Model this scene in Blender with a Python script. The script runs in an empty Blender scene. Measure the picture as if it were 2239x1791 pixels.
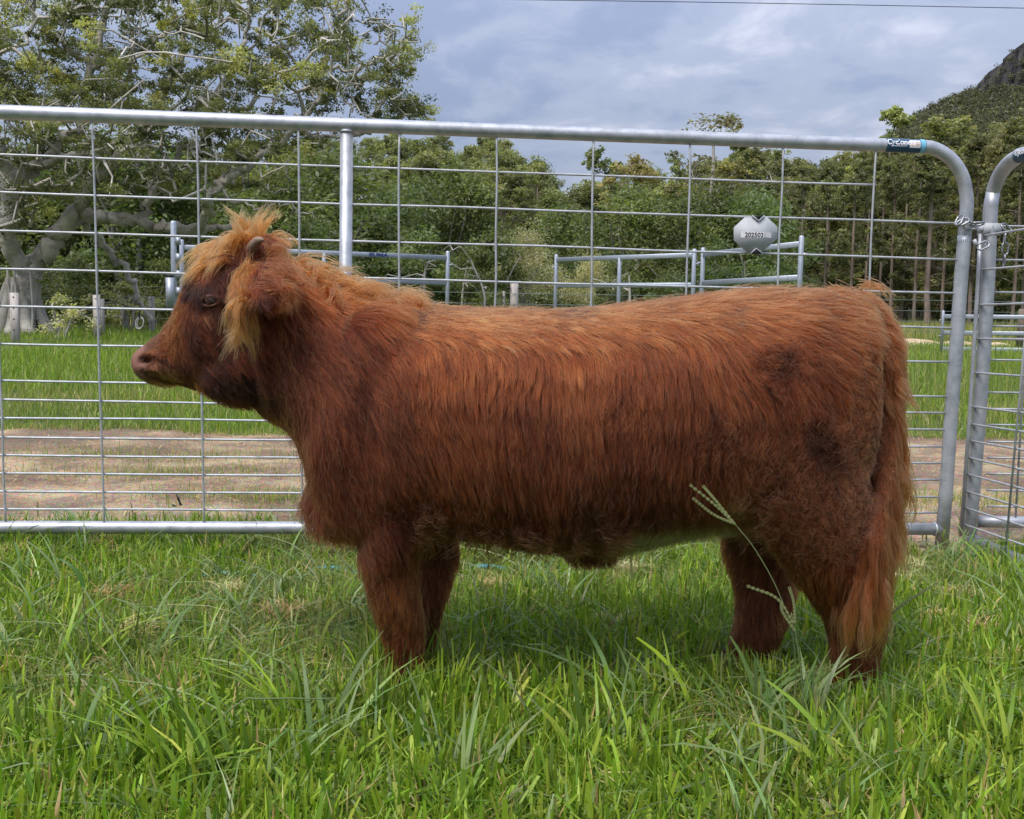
import bpy, bmesh, math, random
import numpy as np
from mathutils import Vector, Matrix, Quaternion
from mathutils.bvhtree import BVHTree
from mathutils.kdtree import KDTree

sc = bpy.context.scene
COL = sc.collection
rs = np.random.RandomState
R = math.radians

# ------------------------------------------------------------------ camera
IW, IH, F = 2239.0, 1791.0, 2300.0
CAM_H = 0.71
TILT, ROLL = R(5.48), R(1.0)
cf = np.array([0, math.cos(TILT), -math.sin(TILT)])
cu0 = np.array([0, math.sin(TILT), math.cos(TILT)])
cr0 = np.array([1.0, 0, 0])
cr = cr0 * math.cos(ROLL) + cu0 * math.sin(ROLL)
cu = cu0 * math.cos(ROLL) - cr0 * math.sin(ROLL)
CAM = np.array([0, 0, CAM_H])
cam_d = bpy.data.cameras.new('camera')
cam_o = bpy.data.objects.new('camera', cam_d)
COL.objects.link(cam_o)
m = Matrix.Identity(4)
for i in range(3):
    m[i][0] = cr[i]; m[i][1] = cu[i]; m[i][2] = -cf[i]; m[i][3] = CAM[i]
cam_o.matrix_world = m
cam_d.sensor_width = 36.0
cam_d.sensor_fit = 'HORIZONTAL'
cam_d.lens = F / IW * 36.0
cam_d.clip_start = 0.05
cam_d.clip_end = 5000
sc.camera = cam_o

def ray(px, py):
    return cf + cr * ((px - IW / 2) / F) - cu * ((py - IH / 2) / F)
def P(px, py, Y):
    """world point seen at photo pixel (px,py) at depth Y"""
    d = ray(px, py)
    return CAM + d * (Y / d[1])
def proj(p):
    q = np.asarray(p, float) - CAM
    z = q @ cf
    return np.stack([IW / 2 + F * (q @ cr) / z, IH / 2 - F * (q @ cu) / z], -1)

# ------------------------------------------------------------------ world, sun, exposure
SUN_EL, SUN_AZ = R(58), R(215)      # high, a little behind the camera, veiled by cloud
w = bpy.data.worlds.new('World'); sc.world = w; w.use_nodes = True
nt = w.node_tree; nt.nodes.clear()
def N(nt, t, **kw):
    n = nt.nodes.new(t)
    for k, v in kw.items():
        if k.startswith('i_'):
            key = k[2:]
            n.inputs[int(key) if key.isdigit() else key.replace('_', ' ')].default_value = v
        else:
            setattr(n, k, v)
    return n
def L(nt, a, b): nt.links.new(a, b)
out = N(nt, 'ShaderNodeOutputWorld')
bg = N(nt, 'ShaderNodeBackground')
sky = N(nt, 'ShaderNodeTexSky', sky_type='NISHITA', sun_disc=False, sun_elevation=SUN_EL, sun_rotation=SUN_AZ)
skys = N(nt, 'ShaderNodeVectorMath', operation='SCALE'); skys.inputs['Scale'].default_value = 0.10
L(nt, sky.outputs[0], skys.inputs[0])
tc = N(nt, 'ShaderNodeTexCoord')
sep = N(nt, 'ShaderNodeSeparateXYZ'); L(nt, tc.outputs['Generated'], sep.inputs[0])
# cloud layer mapped on a flat ceiling: direction / (z + 0.12)
zc = N(nt, 'ShaderNodeMath', operation='MAXIMUM', i_1=0.0); L(nt, sep.outputs[2], zc.inputs[0])
za = N(nt, 'ShaderNodeMath', operation='ADD', i_1=0.22); L(nt, zc.outputs[0], za.inputs[0])
dx = N(nt, 'ShaderNodeMath', operation='DIVIDE'); L(nt, sep.outputs[0], dx.inputs[0]); L(nt, za.outputs[0], dx.inputs[1])
dy = N(nt, 'ShaderNodeMath', operation='DIVIDE'); L(nt, sep.outputs[1], dy.inputs[0]); L(nt, za.outputs[0], dy.inputs[1])
cv = N(nt, 'ShaderNodeCombineXYZ', i_2=3.7); L(nt, dx.outputs[0], cv.inputs[0]); L(nt, dy.outputs[0], cv.inputs[1])
n1 = N(nt, 'ShaderNodeTexNoise', i_Scale=1.25, i_Detail=5.0, i_Roughness=0.5, i_Distortion=0.35); L(nt, cv.outputs[0], n1.inputs['Vector'])
n2 = N(nt, 'ShaderNodeTexNoise', i_Scale=3.8, i_Detail=6.0, i_Roughness=0.58, i_Distortion=0.3); L(nt, cv.outputs[0], n2.inputs['Vector'])
nm = N(nt, 'ShaderNodeMix', data_type='FLOAT'); nm.inputs[0].default_value = 0.48
L(nt, n1.outputs[0], nm.inputs[2]); L(nt, n2.outputs[0], nm.inputs[3])
ramp = N(nt, 'ShaderNodeValToRGB'); L(nt, nm.outputs[0], ramp.inputs[0])
ramp.color_ramp.interpolation = 'EASE'
e = ramp.color_ramp.elements
e[0].position = 0.40; e[0].color = (0.215, 0.26, 0.385, 1)
e[1].position = 0.64; e[1].color = (0.50, 0.515, 0.60, 1)
e2 = ramp.color_ramp.elements.new(0.50); e2.color = (0.295, 0.335, 0.445, 1)
# an overcast sky is about three times as bright overhead as at the horizon
zg = N(nt, 'ShaderNodeMapRange', i_1=0.0, i_2=1.0, i_3=0.37, i_4=1.72); L(nt, zc.outputs[0], zg.inputs[0])
cs = N(nt, 'ShaderNodeVectorMath', operation='SCALE'); L(nt, ramp.outputs[0], cs.inputs[0]); L(nt, zg.outputs[0], cs.inputs['Scale'])
mx = N(nt, 'ShaderNodeMix', data_type='RGBA'); mx.inputs[0].default_value = 0.93
L(nt, skys.outputs[0], mx.inputs[6]); L(nt, cs.outputs[0], mx.inputs[7])
L(nt, mx.outputs[2], bg.inputs[0]); bg.inputs[1].default_value = 1.0
L(nt, bg.outputs[0], out.inputs[0])

sd = bpy.data.lights.new('sun', 'SUN'); sd.energy = 1.5; sd.angle = R(22); sd.color = (1.0, 0.95, 0.87)
so = bpy.data.objects.new('sun', sd); COL.objects.link(so)
sdir = Vector((math.sin(SUN_AZ) * math.cos(SUN_EL), math.cos(SUN_AZ) * math.cos(SUN_EL), math.sin(SUN_EL)))
so.rotation_euler = sdir.to_track_quat('Z', 'Y').to_euler()

vs = sc.view_settings
vs.view_transform = 'Standard'; vs.look = 'None'; vs.gamma = 1.0; vs.use_curve_mapping = False
vs.exposure = 1.24
sc.cycles.max_bounces = 6; sc.cycles.diffuse_bounces = 2; sc.cycles.glossy_bounces = 3; sc.cycles.transmission_bounces = 5; sc.cycles.transparent_max_bounces = 8
sc.cycles.use_denoising = True
try:
    sc.cycles_curves.shape = 'RIBBONS'; sc.cycles_curves.subdivisions = 2
except Exception: pass

# ------------------------------------------------------------------ helpers
def mesh_data(name, verts, faces, smooth=True, cols=None):
    verts = np.asarray(verts, np.float32).reshape(-1, 3)
    me = bpy.data.meshes.new(name)
    if isinstance(faces, np.ndarray):
        groups = [faces]
    elif faces and isinstance(faces[0], np.ndarray):
        groups = [f for f in faces if len(f)]
    else:
        by = {}
        for f in faces: by.setdefault(len(f), []).append(f)
        groups = [np.array(v, np.int32) for v in by.values()]
    tot = np.concatenate([np.full(len(g), g.shape[1], np.int32) for g in groups])
    idx = np.concatenate([g.astype(np.int32).ravel() for g in groups])
    me.vertices.add(len(verts)); me.vertices.foreach_set('co', verts.ravel())
    me.loops.add(len(idx)); me.loops.foreach_set('vertex_index', idx)
    me.polygons.add(len(tot))
    st = np.concatenate([[0], np.cumsum(tot)[:-1]]).astype(np.int32)
    me.polygons.foreach_set('loop_start', st)
    try: me.polygons.foreach_set('loop_total', tot)
    except Exception: pass
    if smooth: me.polygons.foreach_set('use_smooth', np.ones(len(tot), bool))
    if cols is not None:
        cols = np.asarray(cols, np.float32)
        a = me.color_attributes.new('Col', 'FLOAT_COLOR', 'POINT')
        c4 = np.ones((len(verts), 4), np.float32); c4[:, :3] = cols
        a.data.foreach_set('color', c4.ravel())
    me.update(calc_edges=True)
    return me
def obj(name, data, mat=None, parent=None, loc=None):
    o = bpy.data.objects.new(name, data); COL.objects.link(o)
    if mat is not None and data is not None:
        data.materials.clear() if len(data.materials) else None
        data.materials.append(mat)
    if parent is not None:
        o.parent = parent
        o.matrix_parent_inverse = Matrix.Translation(-Vector(parent.location)) if not parent.get('_local') else Matrix.Identity(4)
    if loc is not None: o.location = loc
    return o
def mobj(name, vf, mat, parent=None, smooth=True, cols=None):
    return obj(name, mesh_data(name, vf[0], vf[1], smooth, cols), mat, parent)
def tag(o, label=None, cat=None, group=None, kind=None):
    if label: o['label'] = label
    if cat: o['category'] = cat
    if group: o['group'] = group
    if kind: o['kind'] = kind
    return o
def thing(name, label, cat, loc=(0, 0, 0), group=None, local=False):
    o = bpy.data.objects.new(name, None); COL.objects.link(o); o.location = [float(v) for v in loc]
    if local: o['_local'] = 1
    o.empty_display_size = 0.1
    return tag(o, label, cat, group)
def merge(parts):
    V, Fs, n = [], {}, 0
    for v, f in parts:
        v = np.asarray(v, float).reshape(-1, 3); V.append(v)
        gs = [f] if isinstance(f, np.ndarray) else (f if (len(f) and isinstance(f[0], np.ndarray)) else [np.array([q for q in f if len(q) == k]) for k in set(len(q) for q in f)])
        for g in gs:
            if len(g): Fs.setdefault(g.shape[1], []).append(g + n)
        n += len(v)
    return np.concatenate(V), [np.concatenate(g) for g in Fs.values()]
def tube(pts, rad, n=10, cap=True, twist=0.0):
    pts = np.asarray(pts, float); k = len(pts)
    rad = np.full(k, rad, float) if np.isscalar(rad) else np.asarray(rad, float)
    T = np.gradient(pts, axis=0); T /= np.linalg.norm(T, axis=1)[:, None] + 1e-12
    ref = np.array([0, 0, 1.0]) if abs(T[0][2]) < 0.9 else np.array([1.0, 0, 0])
    u = np.cross(T[0], ref); u /= np.linalg.norm(u)
    V = np.zeros((k, n, 3)); a = np.arange(n) * 2 * math.pi / n + twist
    for i in range(k):
        u = u - T[i] * (u @ T[i]); u /= np.linalg.norm(u) + 1e-12
        v = np.cross(T[i], u)
        V[i] = pts[i] + rad[i] * (np.cos(a)[:, None] * u + np.sin(a)[:, None] * v)
    i, j = np.meshgrid(np.arange(k - 1), np.arange(n), indexing='ij')
    i, j = i.ravel(), j.ravel(); j2 = (j + 1) % n
    q = np.stack([i * n + j, i * n + j2, (i + 1) * n + j2, (i + 1) * n + j], 1)
    fs = [q]
    if cap:
        fs.append(np.array([list(range(n))[::-1]])); fs.append(np.array([[(k - 1) * n + c for c in range(n)]]))
        fs = [q, np.concatenate(fs[1:])]
    return V.reshape(-1, 3), fs
def boxvf(c, s, ax=None):
    """box with centre c, full sizes s, optional 3 axis vectors"""
    ax = np.eye(3) if ax is None else np.asarray(ax, float)
    g = np.array([[x, y, z] for x in (-.5, .5) for y in (-.5, .5) for z in (-.5, .5)]) * np.asarray(s)
    return np.asarray(c) + g @ ax, np.array([[0, 1, 3, 2], [4, 6, 7, 5], [0, 4, 5, 1], [2, 3, 7, 6], [0, 2, 6, 4], [1, 5, 7, 3]])
def spline(pts, n):
    pts = np.asarray(pts, float); k = len(pts)
    if k < 3: return np.array([pts[0] + (pts[-1] - pts[0]) * t for t in np.linspace(0, 1, n)])
    pp = np.vstack([2 * pts[0] - pts[1], pts, 2 * pts[-1] - pts[-2]])
    o = []
    for t in np.linspace(0, k - 1, n):
        i = min(int(t), k - 2); f = t - i
        a, b, c, d = pp[i], pp[i + 1], pp[i + 2], pp[i + 3]
        o.append(0.5 * (2 * b + (c - a) * f + (2 * a - 5 * b + 4 * c - d) * f * f + (3 * b - a - 3 * c + d) * f ** 3))
    return np.array(o)
_rn = rs(5)
_NW = [(_rn.normal(size=(7, 3)), _rn.uniform(0, 6.28, 7)) for _ in range(6)]
def snoise(p, scale=1.0, k=0):
    """cheap smooth noise in about [-1,1]: sum of random plane waves"""
    K, ph = _NW[k % 6]
    p = np.asarray(p, float) * scale
    return np.sin(p @ K.T + ph + 0.9 * np.sin(p @ (K[::-1] * 0.6).T)).mean(-1) * 1.7
def smooth01(x, a, b):
    t = np.clip((np.asarray(x, float) - a) / (b - a), 0, 1); return t * t * (3 - 2 * t)

# ------------------------------------------------------------------ materials
def newmat(name):
    mt = bpy.data.materials.new(name); mt.use_nodes = True
    nt = mt.node_tree
    b = nt.nodes['Principled BSDF']
    return mt, nt, b
def mat_leaf(name, trans=0.35, rough=0.5, spec=0.3, tint=(1.0, 1.0, 1.0)):
    mt, nt, b = newmat(name)
    at = N(nt, 'ShaderNodeAttribute', attribute_name='Col')
    oi = N(nt, 'ShaderNodeObjectInfo')
    hs = N(nt, 'ShaderNodeHueSaturation')
    mr = N(nt, 'ShaderNodeMapRange', i_1=0.0, i_2=1.0, i_3=0.78, i_4=1.25); L(nt, oi.outputs['Random'], mr.inputs[0])
    mr2 = N(nt, 'ShaderNodeMapRange', i_1=0.0, i_2=1.0, i_3=0.485, i_4=0.515); 
    rr = N(nt, 'ShaderNodeMath', operation='FRACT'); rm = N(nt, 'ShaderNodeMath', operation='MULTIPLY', i_1=7.31)
    L(nt, oi.outputs['Random'], rm.inputs[0]); L(nt, rm.outputs[0], rr.inputs[0]); L(nt, rr.outputs[0], mr2.inputs[0])
    hs.inputs['Saturation'].default_value = 1.0
    L(nt, at.outputs['Color'], hs.inputs['Color']); L(nt, mr.outputs[0], hs.inputs['Value']); L(nt, mr2.outputs[0], hs.inputs['Hue'])
    L(nt, hs.outputs[0], b.inputs['Base Color'])
    b.inputs['Roughness'].default_value = rough
    b.inputs['Specular IOR Level'].default_value = spec
    tr = N(nt, 'ShaderNodeBsdfTranslucent')
    tm = N(nt, 'ShaderNodeMix', data_type='RGBA', blend_type='MULTIPLY'); tm.inputs[0].default_value = 1.0
    tm.inputs[7].default_value = (1.15, 1.25, 0.55, 1)
    L(nt, hs.outputs[0], tm.inputs[6]); L(nt, tm.outputs[2], tr.inputs[0])
    ms = N(nt, 'ShaderNodeMixShader'); ms.inputs[0].default_value = trans
    L(nt, b.outputs[0], ms.inputs[1]); L(nt, tr.outputs[0], ms.inputs[2])
    L(nt, ms.outputs[0], nt.nodes['Material Output'].inputs[0])
    return mt
def mat_noise(name, c0, c1, scale=8.0, detail=6.0, rough=0.8, metallic=0.0, bump=0.3, bscale=40.0, stretch=(1, 1, 1), spec=0.3, p0=0.35, p1=0.65, bdist=0.01, extra=None):
    mt, nt, b = newmat(name)
    tc = N(nt, 'ShaderNodeTexCoord')
    mp = N(nt, 'ShaderNodeMapping'); mp.inputs['Scale'].default_value = stretch
    L(nt, tc.outputs['Object'], mp.inputs[0])
    n = N(nt, 'ShaderNodeTexNoise', i_Scale=scale, i_Detail=detail, i_Roughness=0.6); L(nt, mp.outputs[0], n.inputs['Vector'])
    rp = N(nt, 'ShaderNodeValToRGB'); L(nt, n.outputs[0], rp.inputs[0])
    rp.color_ramp.elements[0].position = p0; rp.color_ramp.elements[0].color = (*c0, 1)
    rp.color_ramp.elements[1].position = p1; rp.color_ramp.elements[1].color = (*c1, 1)
    L(nt, rp.outputs[0], b.inputs['Base Color'])
    b.inputs['Roughness'].default_value = rough; b.inputs['Metallic'].default_value = metallic
    b.inputs['Specular IOR Level'].default_value = spec
    if bump:
        n2 = N(nt, 'ShaderNodeTexNoise', i_Scale=bscale, i_Detail=5.0); L(nt, mp.outputs[0], n2.inputs['Vector'])
        bp = N(nt, 'ShaderNodeBump', i_Strength=bump, i_Distance=bdist); L(nt, n2.outputs[0], bp.inputs['Height'])
        L(nt, bp.outputs[0], b.inputs['Normal'])
    return mt
def mat_plain(name, c, rough=0.6, metallic=0.0, spec=0.4):
    mt, nt, b = newmat(name)
    b.inputs['Base Color'].default_value = (*c, 1); b.inputs['Roughness'].default_value = rough
    b.inputs['Metallic'].default_value = metallic; b.inputs['Specular IOR Level'].default_value = spec
    return mt
def mat_galv(name, base=(0.50, 0.515, 0.55), dark=(0.34, 0.35, 0.38), rough=0.42, metallic=0.75):
    mt, nt, b = newmat(name)
    tc = N(nt, 'ShaderNodeTexCoord')
    n = N(nt, 'ShaderNodeTexNoise', i_Scale=26.0, i_Detail=6.0, i_Roughness=0.65); L(nt, tc.outputs['Object'], n.inputs['Vector'])
    rp = N(nt, 'ShaderNodeValToRGB'); L(nt, n.outputs[0], rp.inputs[0])
    rp.color_ramp.elements[0].position = 0.33; rp.color_ramp.elements[0].color = (*dark, 1)
    rp.color_ramp.elements[1].position = 0.58; rp.color_ramp.elements[1].color = (*base, 1)
    # scuffs: thin dark scratches along the tube
    mp = N(nt, 'ShaderNodeMapping'); mp.inputs['Scale'].default_value = (5, 5, 60); L(nt, tc.outputs['Object'], mp.inputs[0])
    n3 = N(nt, 'ShaderNodeTexNoise', i_Scale=2.2, i_Detail=7.0, i_Roughness=0.7); L(nt, mp.outputs[0], n3.inputs['Vector'])
    r3 = N(nt, 'ShaderNodeValToRGB'); L(nt, n3.outputs[0], r3.inputs[0])
    r3.color_ramp.elements[0].position = 0.27; r3.color_ramp.elements[0].color = (0.25, 0.25, 0.25, 1)
    r3.color_ramp.elements[1].position = 0.36; r3.color_ramp.elements[1].color = (1, 1, 1, 1)
    mm = N(nt, 'ShaderNodeMix', data_type='RGBA', blend_type='MULTIPLY'); mm.inputs[0].default_value = 1.0
    L(nt, rp.outputs[0], mm.inputs[6]); L(nt, r3.outputs[0], mm.inputs[7])
    L(nt, mm.outputs[2], b.inputs['Base Color'])
    b.inputs['Metallic'].default_value = metallic; b.inputs['Roughness'].default_value = rough
    n4 = N(nt, 'ShaderNodeTexNoise', i_Scale=90.0, i_Detail=4.0); L(nt, tc.outputs['Object'], n4.inputs['Vector'])
    bp = N(nt, 'ShaderNodeBump', i_Strength=0.12, i_Distance=0.002); L(nt, n4.outputs[0], bp.inputs['Height']); L(nt, bp.outputs[0], b.inputs['Normal'])
    return mt
M = {}
M['galv'] = mat_galv('galvanised_steel', base=(0.47, 0.48, 0.51), dark=(0.33, 0.34, 0.37), rough=0.5, metallic=0.6)
M['galv_far'] = mat_galv('galvanised_rail', base=(0.42, 0.45, 0.50), dark=(0.33, 0.36, 0.41), rough=0.5, metallic=0.55)
M['wire'] = mat_galv('galvanised_wire', base=(0.47, 0.48, 0.50), dark=(0.33, 0.34, 0.35), rough=0.55, metallic=0.4)
M['grass'] = mat_leaf('grass_blade', trans=0.38, rough=0.42, spec=0.35)
M['leaf'] = mat_leaf('tree_leaf', trans=0.45, rough=0.45, spec=0.35)
M['bark_fig'] = mat_noise('fig_bark', (0.27, 0.24, 0.20), (0.58, 0.54, 0.47), scale=2.6, rough=0.9, bump=0.8, bscale=9.0, bdist=0.05)
M['bark_gum'] = mat_noise('gum_bark', (0.12, 0.085, 0.065), (0.32, 0.25, 0.20), scale=1.4, rough=0.9, bump=0.5, bscale=6.0, stretch=(1, 1, 0.25), bdist=0.05)
M['bark_pale'] = mat_noise('pale_bark', (0.22, 0.20, 0.17), (0.46, 0.43, 0.38), scale=2.0, rough=0.9, bump=0.4, bscale=8.0, bdist=0.03)

# ================================================================== SETTING
def gz(x, y):
    x = np.asarray(x, float); y = np.asarray(y, float)
    p = np.stack([x, y, np.zeros_like(x)], -1)
    return (0.010 * snoise(p, 2.1, 1) + 0.006 * snoise(p, 5.0, 2)) * (1 - smooth01(y, 10, 16)) * smooth01(y, -2, 0)

def grid_sheet(xs, ys, zf):
    X, Y = np.meshgrid(xs, ys, indexing='xy')
    Z = zf(X, Y)
    V = np.stack([X, Y, Z], -1).reshape(-1, 3)
    nx, ny = len(xs), len(ys)
    i, j = np.meshgrid(np.arange(nx - 1), np.arange(ny - 1), indexing='xy'); i, j = i.ravel(), j.ravel()
    a = j * nx + i
    return V, np.stack([a, a + 1, a + nx + 1, a + nx], 1)

def mat_ground():
    mt, nt, b = newmat('pasture_ground')
    tc = N(nt, 'ShaderNodeTexCoord')
    n = N(nt, 'ShaderNodeTexNoise', i_Scale=1.6, i_Detail=8.0, i_Roughness=0.65); L(nt, tc.outputs['Object'], n.inputs['Vector'])
    rp = N(nt, 'ShaderNodeValToRGB'); L(nt, n.outputs[0], rp.inputs[0])
    rp.color_ramp.elements[0].position = 0.35; rp.color_ramp.elements[0].color = (0.045, 0.055, 0.018, 1)
    rp.color_ramp.elements[1].position = 0.66; rp.color_ramp.elements[1].color = (0.13, 0.135, 0.05, 1)
    el = rp.color_ramp.elements.new(0.5); el.color = (0.07, 0.10, 0.025, 1)
    n2 = N(nt, 'ShaderNodeTexNoise', i_Scale=60.0, i_Detail=5.0); L(nt, tc.outputs['Object'], n2.inputs['Vector'])
    mm = N(nt, 'ShaderNodeMix', data_type='RGBA', blend_type='OVERLAY'); mm.inputs[0].default_value = 0.7
    L(nt, rp.outputs[0], mm.inputs[6]); L(nt, n2.outputs[0], mm.inputs[7])
    L(nt, mm.outputs[2], b.inputs['Base Color']); b.inputs['Roughness'].default_value = 0.95
    b.inputs['Specular IOR Level'].default_value = 0.1
    bp = N(nt, 'ShaderNodeBump', i_Strength=0.6, i_Distance=0.02); L(nt, n2.outputs[0], bp.inputs['Height']); L(nt, bp.outputs[0], b.inputs['Normal'])
    return mt
xs = np.unique(np.concatenate([np.linspace(-8, 8, 161), np.linspace(-60, 60, 61), np.array([-1500, -800, -300, -120, 120, 300, 800, 1500])]))
ys = np.unique(np.concatenate([np.linspace(-2, 8, 101), np.linspace(8, 60, 53), np.array([-400, -60, -10, 90, 140, 300, 700, 1500, 2500])]))
ground = tag(mobj('ground', grid_sheet(xs, ys, gz), mat_ground()), kind='structure')

# --- dirt path behind the gate
def path_near(x): return np.interp(x, [-12, -3, -0.6, 0.9, 1.35, 3, 12], [3.2, 3.16, 3.22, 3.18, 3.00, 2.9, 2.7]) + 0.05 * np.sin(x * 5.1) + 0.035 * np.sin(x * 13.7 + 1) + 0.02 * np.sin(x * 31)
def path_far(x): return np.interp(x, [-12, -1.5, 0, 2.5, 12], [5.6, 5.7, 5.85, 6.15, 6.6]) + 0.07 * np.sin(x * 3.3 + 2) + 0.04 * np.sin(x * 9.1) + 0.025 * np.sin(x * 23)
def in_path(x, y): return (y > path_near(x)) & (y < path_far(x))
px_ = np.linspace(-9, 9, 361); vv = np.linspace(0, 1, 40)
PX, PV = np.meshgrid(px_, vv, indexing='xy')
PY = path_near(PX) * (1 - PV) + path_far(PX) * PV
PZ = gz(PX, PY) + 0.006 + 0.006 * snoise(np.stack([PX, PY, PX * 0], -1), 9.0, 3) * np.sin(np.pi * PV) 
PZ = np.maximum(PZ, gz(PX, PY) + 0.004)
_, pf = grid_sheet(px_, vv, lambda a, b: a * 0)
def mat_path():
    mt, nt, b = newmat('dirt_path')
    tc = N(nt, 'ShaderNodeTexCoord')
    n = N(nt, 'ShaderNodeTexNoise', i_Scale=1.9, i_Detail=7.0, i_Roughness=0.6); L(nt, tc.outputs['Object'], n.inputs['Vector'])
    rp = N(nt, 'ShaderNodeValToRGB'); L(nt, n.outputs[0], rp.inputs[0])
    rp.color_ramp.elements[0].position = 0.36; rp.color_ramp.elements[0].color = (0.155, 0.11, 0.076, 1)
    rp.color_ramp.elements[1].position = 0.62; rp.color_ramp.elements[1].color = (0.40, 0.30, 0.19, 1)
    el = rp.color_ramp.elements.new(0.48); el.color = (0.215, 0.152, 0.10, 1)
    v = N(nt, 'ShaderNodeTexVoronoi', i_Scale=95.0); L(nt, tc.outputs['Object'], v.inputs['Vector'])
    n2 = N(nt, 'ShaderNodeTexNoise', i_Scale=130.0, i_Detail=3.0); L(nt, tc.outputs['Object'], n2.inputs['Vector'])
    mm = N(nt, 'ShaderNodeMix', data_type='RGBA', blend_type='OVERLAY'); mm.inputs[0].default_value = 0.75
    L(nt, rp.outputs[0], mm.inputs[6]); L(nt, n2.outputs[0], mm.inputs[7])
    m2 = N(nt, 'ShaderNodeMix', data_type='RGBA', blend_type='OVERLAY'); m2.inputs[0].default_value = 0.35
    L(nt, mm.outputs[2], m2.inputs[6]); L(nt, v.outputs['Color'], m2.inputs[7])
    L(nt, m2.outputs[2], b.inputs['Base Color']); b.inputs['Roughness'].default_value = 0.95; b.inputs['Specular IOR Level'].default_value = 0.15
    bp = N(nt, 'ShaderNodeBump', i_Strength=0.8, i_Distance=0.006); L(nt, v.outputs['Distance'], bp.inputs['Height']); L(nt, bp.outputs[0], b.inputs['Normal'])
    return mt
tag(mobj('path', (np.stack([PX, PY, PZ], -1).reshape(-1, 3), pf), mat_path()), kind='structure')

# --- wooded hill behind the yards (left and middle)
def hill_z(x, y):
    px = x / np.maximum(y, 1) * F + IW / 2
    top = np.interp(px, [-900, 200, 700, 1050, 1130, 1230, 1330, 1450, 1700, 2100, 2600, 3300], [24, 21, 16, 13.5, 10.5, 5.0, 3.0, 2.5, 3.5, 5.5, 10, 16])
    return top * smooth01(y, 62, 165) + 0.9 * snoise(np.stack([x, y, x * 0], -1), 0.06, 2) * smooth01(y, 62, 90) - 0.35
hill = mobj('hill', grid_sheet(np.linspace(-170, 190, 91), np.linspace(58, 200, 48), hill_z),
            mat_noise('hill_soil', (0.03, 0.035, 0.012), (0.075, 0.08, 0.03), scale=0.3, bump=0))
tag(hill, kind='structure')

# --- distant mountain with a cliff at the upper right
MY = 760.0
def ridge_py(px):     # skyline of the bare mountain in the photo
    return np.interp(px, [1500, 1900, 1975, 2000, 2040, 2090, 2140, 2158, 2185, 2215, 2239, 2330, 2500, 3200], [520, 330, 272, 252, 232, 210, 190, 162, 135, 106, 78, 10, -60, -120])
mxs = np.linspace(1480, 3200, 210)
mts = np.linspace(0, 1, 70)
mv = []
for t in mts:
    for p in mxs:
        y0 = MY + (1 - t) * -330
        tt = t
        top = ridge_py(p)
        base = 700
        # below the cliff: wooded talus; upper part: steep rock
        cl = np.interp(p, [1480, 2130, 2160, 2239, 3200], [1.0, 1.0, 0.93, 0.82, 0.80])
        py = base + (top - base) * tt
        if tt > cl: depth = MY - 330 * (1 - cl) + (tt - cl) * 40
        else: depth = MY - 330 * (1 - tt)
        q = P(p, py, depth)
        mv.append(q)
mv = np.array(mv)
nz = snoise(mv, 0.03, 1)[:, None] * 4 + snoise(mv, 0.10, 3)[:, None] * 2.0 + (snoise(mv * [1, 1, .3], 0.30, 2) * 6.0 * (np.tile(mts[:, None], (1, len(mxs))).ravel() > .78))[:, None]
mv += nz * np.array([0.5, -1.0, 0.25])
_, mf = grid_sheet(mxs, mts, lambda a, b: a * 0)
def mat_mountain():
    mt, nt, b = newmat('mountain_rock')
    tc = N(nt, 'ShaderNodeTexCoord')
    mp = N(nt, 'ShaderNodeMapping'); mp.inputs['Scale'].default_value = (1, 1, 0.22); L(nt, tc.outputs['Object'], mp.inputs[0])
    n = N(nt, 'ShaderNodeTexNoise', i_Scale=0.16, i_Detail=8.0, i_Roughness=0.7); L(nt, mp.outputs[0], n.inputs['Vector'])
    rp = N(nt, 'ShaderNodeValToRGB'); L(nt, n.outputs[0], rp.inputs[0])
    rp.color_ramp.elements[0].position = 0.38; rp.color_ramp.elements[0].color = (0.035, 0.034, 0.04, 1)
    rp.color_ramp.elements[1].position = 0.64; rp.color_ramp.elements[1].color = (0.17, 0.155, 0.155, 1)
    L(nt, rp.outputs[0], b.inputs['Base Color']); b.inputs['Roughness'].default_value = 0.95; b.inputs['Specular IOR Level'].default_value = 0.1
    bp = N(nt, 'ShaderNodeBump', i_Strength=1.0, i_Distance=6.0); L(nt, n.outputs[0], bp.inputs['Height']); L(nt, bp.outputs[0], b.inputs['Normal'])
    return mt
tag(mobj('mountain', (mv, mf), mat_mountain()), kind='structure')

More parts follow.
